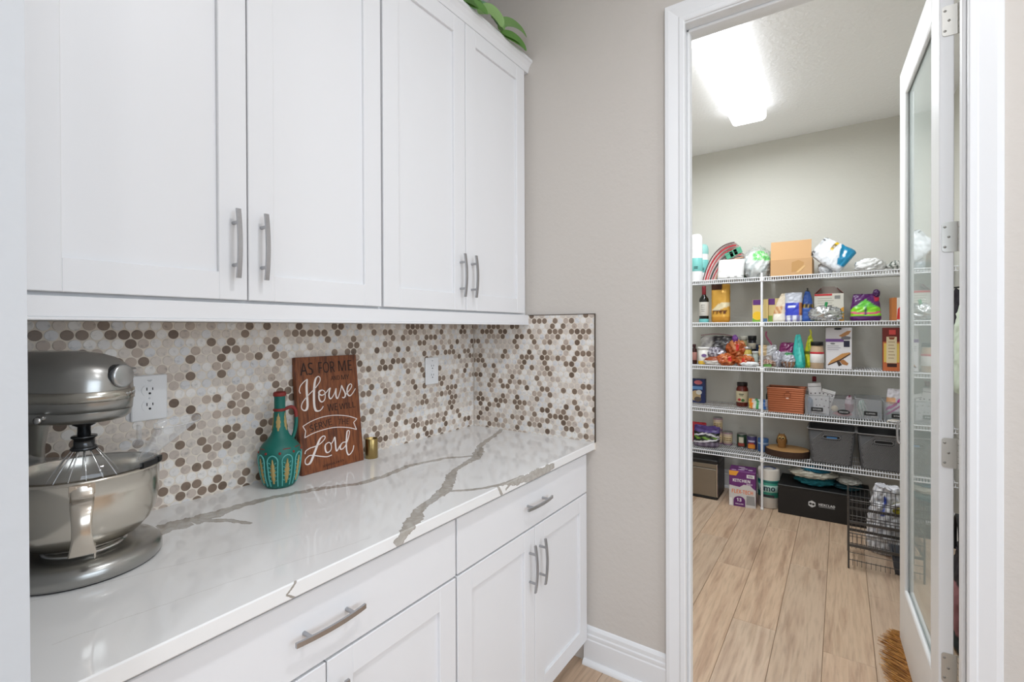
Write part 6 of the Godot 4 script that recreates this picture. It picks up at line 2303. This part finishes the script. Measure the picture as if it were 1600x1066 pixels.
func pantry_floor():
	# waste bin
	var o := thing("waste_bin", "brushed steel waste bin with a black lid under the lowest shelf", "bin", Vector3(-1.0, 0, -4.065))
	var steel := rgb(150, 144, 134, 0.34, 0.9)
	var k := Mb.new()
	k.span(Vector3(-0.182, 0.0, -0.27), Vector3(0.182, 0.022, 0.0), 0.006)
	part(o, "base", k, M.black)
	k = Mb.new()
	k.span(Vector3(-0.184, 0.022, -0.27), Vector3(0.185, 0.285, -0.004), 0.004)
	part(o, "body", k, rgb(20, 20, 22, 0.4))
	k = Mb.new()
	k.span(Vector3(-0.184, 0.022, -0.006), Vector3(0.172, 0.246, 0.002), 0.003)
	part(o, "front_panel", k, steel)
	k = Mb.new()
	k.span(Vector3(-0.184, 0.249, -0.006), Vector3(0.172, 0.287, 0.002), 0.003)
	part(o, "front_panel", k, steel)
	k = Mb.new()
	k.span(Vector3(0.171, 0.022, -0.01), Vector3(0.186, 0.29, 0.004), 0.004)
	part(o, "corner_edge", k, rgb(200, 196, 186, 0.25, 0.95))
	k = Mb.new()
	k.span(Vector3(-0.186, 0.285, -0.272), Vector3(0.188, 0.318, 0.004), 0.006)
	part(o, "lid", k, rgb(24, 24, 26, 0.35))
	# box of kitchen bags
	o = thing("kitchen_bag_box", "purple and white box of kitchen bags standing on the floor", "box", Vector3(-0.630, 0, -4.03), 0.1)
	var W := 0.186
	var H := 0.272
	var D := 0.17
	k = Mb.new()
	k.span(Vector3(-W / 2, 0, -D), Vector3(W / 2, H, 0), 0.002)
	part(o, "body", k, rgb(104, 40, 110, 0.45))
	patch_poly(o, "print", [Vector2(-W / 2, 0.16), Vector2(-0.02, 0.15), Vector2(0.01, 0.172), Vector2(0.055, 0.17), Vector2(0.075, 0.148), Vector2(W / 2, 0.138), Vector2(W / 2, 0.0), Vector2(-W / 2, 0.0)], 0.0006, rgb(206, 202, 200, 0.5))
	patch_poly(o, "print", [Vector2(-W / 2, 0.272), Vector2(-0.024, 0.272), Vector2(-0.044, 0.236), Vector2(-W / 2, 0.236)], 0.0008, rgb(232, 158, 54))
	patch(o, "print", 0.030, 0.226, 0.084, 0.252, 0.0008, rgb(232, 228, 228))
	lettering(o, "NEW", Vector2(0.032, 0.012), Vector3(0.057, 0.239, 0.0016), Basis.IDENTITY, rgb(84, 70, 84))
	lettering(o, "KITCHEN", Vector2(0.122, 0.022), Vector3(-0.006, 0.2, 0.0008), Basis.IDENTITY, rgb(240, 236, 240))
	lettering(o, "BAGS", Vector2(0.04, 0.012), Vector3(0.05, 0.178, 0.0008), Basis.IDENTITY, rgb(226, 206, 228))
	lettering(o, "FLEX-TECH", Vector2(0.148, 0.030), Vector3(0.0, 0.115, 0.0012), Basis.IDENTITY, rgb(226, 116, 46))
	var arch := [Vector2(-0.062, 0.0), Vector2(0.02, 0.0)]
	for i in 13:
		arch.append(Vector2(-0.021, 0.045) + Vector2.from_angle(PI * i / 12.0) * Vector2(0.041, 0.034))
	patch_poly(o, "print", arch, 0.0012, rgb(96, 34, 104))
	lettering(o, "13", Vector2(0.034, 0.026), Vector3(-0.023, 0.052, 0.0022), Basis.IDENTITY, rgb(240, 236, 240))
	lettering(o, "GALLON", Vector2(0.055, 0.010), Vector3(-0.021, 0.020, 0.0022), Basis.IDENTITY, rgb(226, 210, 226))
	patch_poly(o, "print", [Vector2(0.03, 0.09), Vector2(0.084, 0.09), Vector2(0.09, 0.02), Vector2(0.026, 0.02)], 0.001, rgb(150, 148, 148))
	patch(o, "print", -W / 2 + 0.002, 0.005, -0.072, 0.06, 0.0009, rgb(232, 230, 228))
	k = Mb.new()
	for q in 3:
		k.box(Vector3(-0.01 + 0.02 * (q % 2), H + 0.0004, -0.05 - 0.035 * q), Vector3(0.045, 0.0008, 0.02), 0.0)
	k.box(Vector3(0.055, H + 0.0004, -0.06), Vector3(0.03, 0.0008, 0.03), 0.0)
	k.box(Vector3(-0.06, H + 0.0004, -0.03), Vector3(0.03, 0.0008, 0.012), 0.0)
	part(o, "top_print", k, rgb(206, 186, 208))
	# roll of paper towels in printed wrap, behind the post
	o = thing("paper_towel_roll", "big wrapped paper towel roll with a teal band behind the shelf post", "paper towels", Vector3(-0.463, 0, -4.17))
	var R := 0.076
	k = Mb.new()
	k.lathe([Vector2(0, 0.002), Vector2(R - 0.008, 0.0), Vector2(R, 0.006), Vector2(R, 0.285), Vector2(R - 0.004, 0.295), Vector2(R - 0.016, 0.298), Vector2(0.03, 0.290), Vector2(0.022, 0.280), Vector2(0, 0.278)], 40)
	part(o, "roll", k, rgb(228, 222, 212, 0.5))
	for q in [[0.084, 0.215, rgb(58, 150, 128, 0.4)], [0.195, 0.212, rgb(36, 108, 104, 0.4)], [0.125, 0.178, rgb(178, 212, 200, 0.4)]]:
		k = Mb.new()
		var rr := R + 0.0006 + 0.0004 * (1.0 if q[0] > 0.085 else 0.0)
		k.lathe([Vector2(rr - 0.0008, q[0]), Vector2(rr, q[0] + 0.0008), Vector2(rr, q[1] - 0.0008), Vector2(rr - 0.0008, q[1])], 40, false)
		part(o, "band", k, q[2])
	k = Mb.new()
	k.span(Vector3(-0.03, 0.088, R - 0.006), Vector3(0.045, 0.106, R + 0.001), 0.001)
	part(o, "print", k, rgb(38, 38, 44))
	for t in [["a", -0.040, 0.028], ["m", -0.004, 0.042], ["o", 0.036, 0.030]]:
		var ang: float = asin(clampf(t[1] / (R + 0.002), -1, 1))
		lettering(o, t[0], Vector2(t[2], 0.032), Vector3((R + 0.0006) * sin(ang), 0.150, (R + 0.0006) * cos(ang)), Basis(Vector3.UP, ang), rgb(24, 40, 66))
	k = Mb.new()
	k.lathe([Vector2(0.03, 0.2905), Vector2(0.05, 0.2965), Vector2(0.052, 0.2975), Vector2(0.03, 0.2915)], 24, false)
	part(o, "top_print", k, rgb(150, 160, 196))
	# long black box with a white hexagon mark and lettering
	o = thing("black_box", "long black box with a white hexagon mark and lettering on the floor", "box", Vector3(-0.108, 0, -4.055), 0.0)
	k = Mb.new()
	k.span(Vector3(-0.282, 0, -0.33), Vector3(0.275, 0.208, 0), 0.004)
	part(o, "body", k, rgb(13, 13, 14, 0.45))
	k = Mb.new()
	k.span(Vector3(-0.284, 0.196, -0.332), Vector3(0.277, 0.214, 0.002), 0.003)
	part(o, "lid", k, rgb(18, 18, 19, 0.5))
	var hexa := []
	for i in 6:
		hexa.append(Vector2(-0.066, 0.107) + Vector2.from_angle(PI / 6 + PI / 3 * i) * 0.025)
	var emblem := patch_poly(o, "emblem", hexa, 0.0006, rgb(206, 206, 206))
	k = Mb.new()
	for s in [-1.0, 1.0]:
		var hx := PackedVector2Array()
		for i in 6:
			hx.append(Vector2(-0.066 + s * 0.0095, 0.107 - s * 0.001) + Vector2.from_angle(PI / 6 + PI / 3 * i) * 0.0085)
		k.prism(hx, 0.0006, 0.0016)
	k.span(Vector3(-0.070, 0.104, 0.0006), Vector3(-0.062, 0.110, 0.0016), 0.0)
	part(emblem, "emblem_gap", k, rgb(13, 13, 14, 0.45))
	lettering(o, "HEXCLAD", Vector2(0.098, 0.017), Vector3(0.024, 0.112, 0.0006), Basis.IDENTITY, rgb(214, 214, 214))
	patch(o, "lettering_line", -0.024, 0.095, 0.072, 0.0985, 0.0006, rgb(150, 150, 150))
	# folded cloths on the black box
	var cl := [["teal_cloth", "teal cloth folded on the black box", Vector3(-0.165, 0.2145, -4.22), Vector3(0.22, 0.055, 0.20), rgb(30, 112, 122, 0.85), 121], ["cream_cloth", "cream cloth draped over the teal cloth on the black box", Vector3(-0.175, 0.268, -4.21), Vector3(0.26, 0.05, 0.21), rgb(206, 200, 184, 0.85), 122], ["dark_teal_cloth", "dark teal cloth lying on the right of the black box", Vector3(0.03, 0.2145, -4.23), Vector3(0.16, 0.035, 0.18), rgb(16, 66, 76, 0.85), 123], ["blue_cloth", "small blue-green cloth on top of the cream cloth", Vector3(-0.155, 0.308, -4.22), Vector3(0.16, 0.028, 0.16), rgb(26, 104, 128, 0.85), 124], ["grey_cloth", "pale grey cloth at the right of the cloth pile", Vector3(0.045, 0.252, -4.22), Vector3(0.13, 0.04, 0.16), rgb(178, 176, 168, 0.85), 125]]
	for c in cl:
		o = thing(c[0], c[1], "cloth", c[2], 0.15, "cloths on the black box")
		part(o, "body", lump_mesh(c[3], c[5], 0.38, null, 1.7, 48), c[4])
	# white grocery bag
	o = thing("grocery_bag", "white plastic grocery bag with blue print, filled and tied, behind the wire cart", "bag", Vector3(0.235, 0, -3.72))
	var gp := func(x: float, t: float, front: bool) -> Color:
		if absf(x + 0.22 - (t - 0.7) * 0.5) < 0.09 and t > 0.6 and t < 0.86:
			return lin(40, 66, 150)
		return lin(176, 178, 186) if sin(x * 23.0 + t * 9.0) > 0.72 else lin(222, 222, 226)
	part(o, "body", bag_mesh(0.21, 0.40, 0.19, 131, gp, {"crumple": 0.022, "thin": 3.0, "top_w": 0.55, "tip": 0.05, "skew": 0.0, "r": 40, "n": 56}), print_mat(0.35))
	k = Mb.new()
	k.tube(curve([Vector3(0.02, 0.30, 0.08), Vector3(0.07, 0.33, 0.10), Vector3(0.10, 0.28, 0.09), Vector3(0.095, 0.21, 0.09), Vector3(0.085, 0.19, 0.095)], 6), 0.011, 8)
	part(o, "loop_handle", k, rgb(216, 216, 222, 0.4))
	var ch := thing("yellow_packet", "yellow-green packet showing at the mouth of the grocery bag", "packet", Vector3(0.31, 0.24, -3.68))
	part(ch, "body", lump_mesh(Vector3(0.10, 0.075, 0.09), 132, 0.4), rgb(166, 158, 40, 0.3, 0.2))
	# wire cart
	o = thing("wire_cart", "low dark grey wire cart of two baskets standing in front of the grocery bag", "cart", Vector3(0.036, 0, -3.336))
	var wm := rgb(84, 82, 80, 0.4, 0.5)
	var CL := 0.42
	var CD := 0.26
	for p in [Vector2(0, 0), Vector2(CL, 0), Vector2(0, -CD), Vector2(CL, -CD)]:
		k = Mb.new()
		k.rod(Vector3(p.x, 0.0, p.y), Vector3(p.x, 0.41, p.y), 0.0048, 8)
		part(o, "post", k, wm)
	for tier in [[0.135, 0.205], [0.268, 0.395]]:
		k = Mb.new()
		for z in [0.0, -CD]:
			k.span(Vector3(0, tier[0] - 0.008, z - 0.003), Vector3(CL, tier[0] + 0.008, z + 0.003), 0.001)
		for x in [0.0, CL]:
			k.span(Vector3(x - 0.003, tier[0] - 0.008, -CD), Vector3(x + 0.003, tier[0] + 0.008, 0), 0.001)
		part(o, "shelf_frame", k, wm)
		k = Mb.new()
		for y2 in ([tier[1], tier[0] + 0.038] if tier[1] > 0.3 else [tier[1]]):
			k.tube([Vector3(0, y2, 0), Vector3(CL, y2, 0), Vector3(CL, y2, -CD), Vector3(0, y2, -CD)], 0.0026, 6, true)
		part(o, "basket_rail", k, wm)
		k = Mb.new()
		var x := 0.019
		while x < CL:
			for z in [0.0, -CD]:
				k.rod(Vector3(x, tier[0], z), Vector3(x, tier[1] + (0.012 if tier[1] > 0.3 and z == 0.0 else 0.0), z), 0.0013, 5)
			k.rod(Vector3(x, tier[0] + 0.004, 0), Vector3(x, tier[0] + 0.004, -CD), 0.0011, 5)
			x += 0.0212
		var z2 := -0.02
		while z2 > -CD:
			k.rod(Vector3(0, tier[0], z2), Vector3(0, tier[1], z2), 0.0013, 5)
			k.rod(Vector3(CL, tier[0], z2), Vector3(CL, tier[1], z2), 0.0013, 5)
			z2 -= 0.0212
		part(o, "basket_wire", k, wm).set_meta("kind", "stuff")
	for z in [0.0, -CD]:
		k = Mb.new()
		k.rod(Vector3(0, 0.052, z), Vector3(CL, 0.052, z), 0.0022, 6)
		k.rod(Vector3(0, 0.094, z), Vector3(CL, 0.094, z), 0.0016, 6)
		var x := 0.019
		while x < CL:
			k.rod(Vector3(x, 0.058, z), Vector3(x, 0.022, z + 0.004), 0.0013, 5)
			x += 0.0212
		part(o, "lower_rail", k, wm).set_meta("kind", "stuff")
	o = thing("grey_crate", "small dark grey crate standing in the wire cart", "crate", Vector3(0.33, 0.0, -3.37))
	k = Mb.new()
	var rings := []
	for t in [0.0, 1.0]:
		rings.append(rect_ring(0.16 + 0.03 * t, 0.12 + 0.02 * t, 0.01, 0.002 + 0.118 * t, -0.08))
	rings.append(rect_ring(0.18, 0.13, 0.008, 0.12, -0.08))
	rings.append(rect_ring(0.155, 0.11, 0.008, 0.008, -0.08))
	k.loft(rings)
	part(o, "body", k, rgb(64, 66, 72, 0.6))
	k = Mb.new()
	k.tube(rect_ring(0.194, 0.144, 0.012, 0.118, -0.08), 0.003, 6, true)
	part(o, "rim", k, rgb(78, 80, 86, 0.5))
	# long golden hair spread on the floor beneath the door
	o = thing("dog_tail", "golden-brown long-haired tail of a pet spread on the floor under the open door", "dog", Vector3(0.24, 0, -2.42))
	rng.seed = 99
	var core := Mb.new()
	core.tube(curve([Vector3(0.25, 0.030, -0.02), Vector3(0.16, 0.03, 0.02), Vector3(0.09, 0.026, 0.0), Vector3(0.07, 0.02, -0.1)], 6), 0.02, 10)
	part(o, "tail", core, rgb(150, 98, 40, 0.8))
	for band in 3:
		var hair := Mb.new()
		for i in 420:
			var z := lerpf(-0.30, 0.16, rng.randf())
			var root := Vector3(lerpf(-0.01, 0.07, rng.randf()), lerpf(0.001, 0.005, rng.randf()), z)
			var len_ := (0.06 + 0.05 * rng.randf()) * lerpf(0.55, 1.0, clampf((z + 0.30) / 0.15, 0, 1))
			var dir := Vector3(-1.0, 0, -0.5 - 0.25 * rng.randf()).normalized()
			var lift := 0.002 + 0.009 * rng.randf()
			var pts := [root, root + dir * len_ * 0.45 + Vector3(0, lift, 0), root + dir * len_ * 0.85 + Vector3(0, lift * 0.7, -0.006), root + dir * len_ * 1.1 + Vector3(0, 0.001, -0.012)]
			hair.tube(pts, 0.0008 + 0.0005 * rng.randf(), 3, false, false)
		part(o, "hair", hair, [rgb(214, 160, 88, 0.6), rgb(196, 138, 62, 0.6), rgb(140, 88, 36, 0.6)][band]).set_meta("kind", "stuff")


func behind_door():
	# pale green bag on a hook of the right wall, and a tote on the floor behind the door
	var o := thing("green_garment_bag", "pale green cloth bag hanging on the pantry wall behind the door", "bag", Vector3(0.555, 1.03, -3.42), PI / 2)
	var k := bag_mesh(0.34, 0.56, 0.12, 141, null, {"crumple": 0.02, "thin": 3.0, "top_w": 0.35, "tip": 0.02})
	part(o, "body", k, rgb(196, 206, 188, 0.85))
	k = Mb.new()
	k.rod(Vector3(0, 0.56, -0.064), Vector3(0, 0.565, 0.0), 0.004, 8)
	k.rod(Vector3(0, 0.565, 0.0), Vector3(0, 0.59, 0.008), 0.004, 8)
	part(o, "hook", k, M.black)
	o = thing("black_garment", "dark garment hanging beside the pale green bag", "garment", Vector3(0.57, 1.02, -3.76), PI / 2)
	part(o, "body", bag_mesh(0.22, 0.58, 0.09, 142, null, {"crumple": 0.018, "thin": 3.0, "top_w": 0.4, "tip": 0.02}), rgb(34, 30, 36, 0.9))
	o = thing("pink_tote", "dusty pink fabric tote standing on the floor behind the pantry door", "bag", Vector3(0.455, 0, -2.80), PI / 2)
	part(o, "body", bag_mesh(0.30, 0.40, 0.13, 143, func(x: float, t: float, front: bool) -> Color: return lin(52, 62, 66) if t < 0.22 else (lin(164, 112, 116) if t < 0.72 else lin(30, 28, 30)), {"crumple": 0.012, "thin": 5.0, "tip": 0.03}), print_mat(0.85))
	k = Mb.new()
	for z in [0.035, -0.035]:
		k.tube(curve([Vector3(-0.07, 0.39, z), Vector3(-0.06, 0.50, z), Vector3(0.0, 0.56, z), Vector3(0.06, 0.50, z), Vector3(0.07, 0.39, z)], 5), 0.008, 6)
	part(o, "strap", k, rgb(30, 28, 30, 0.8))
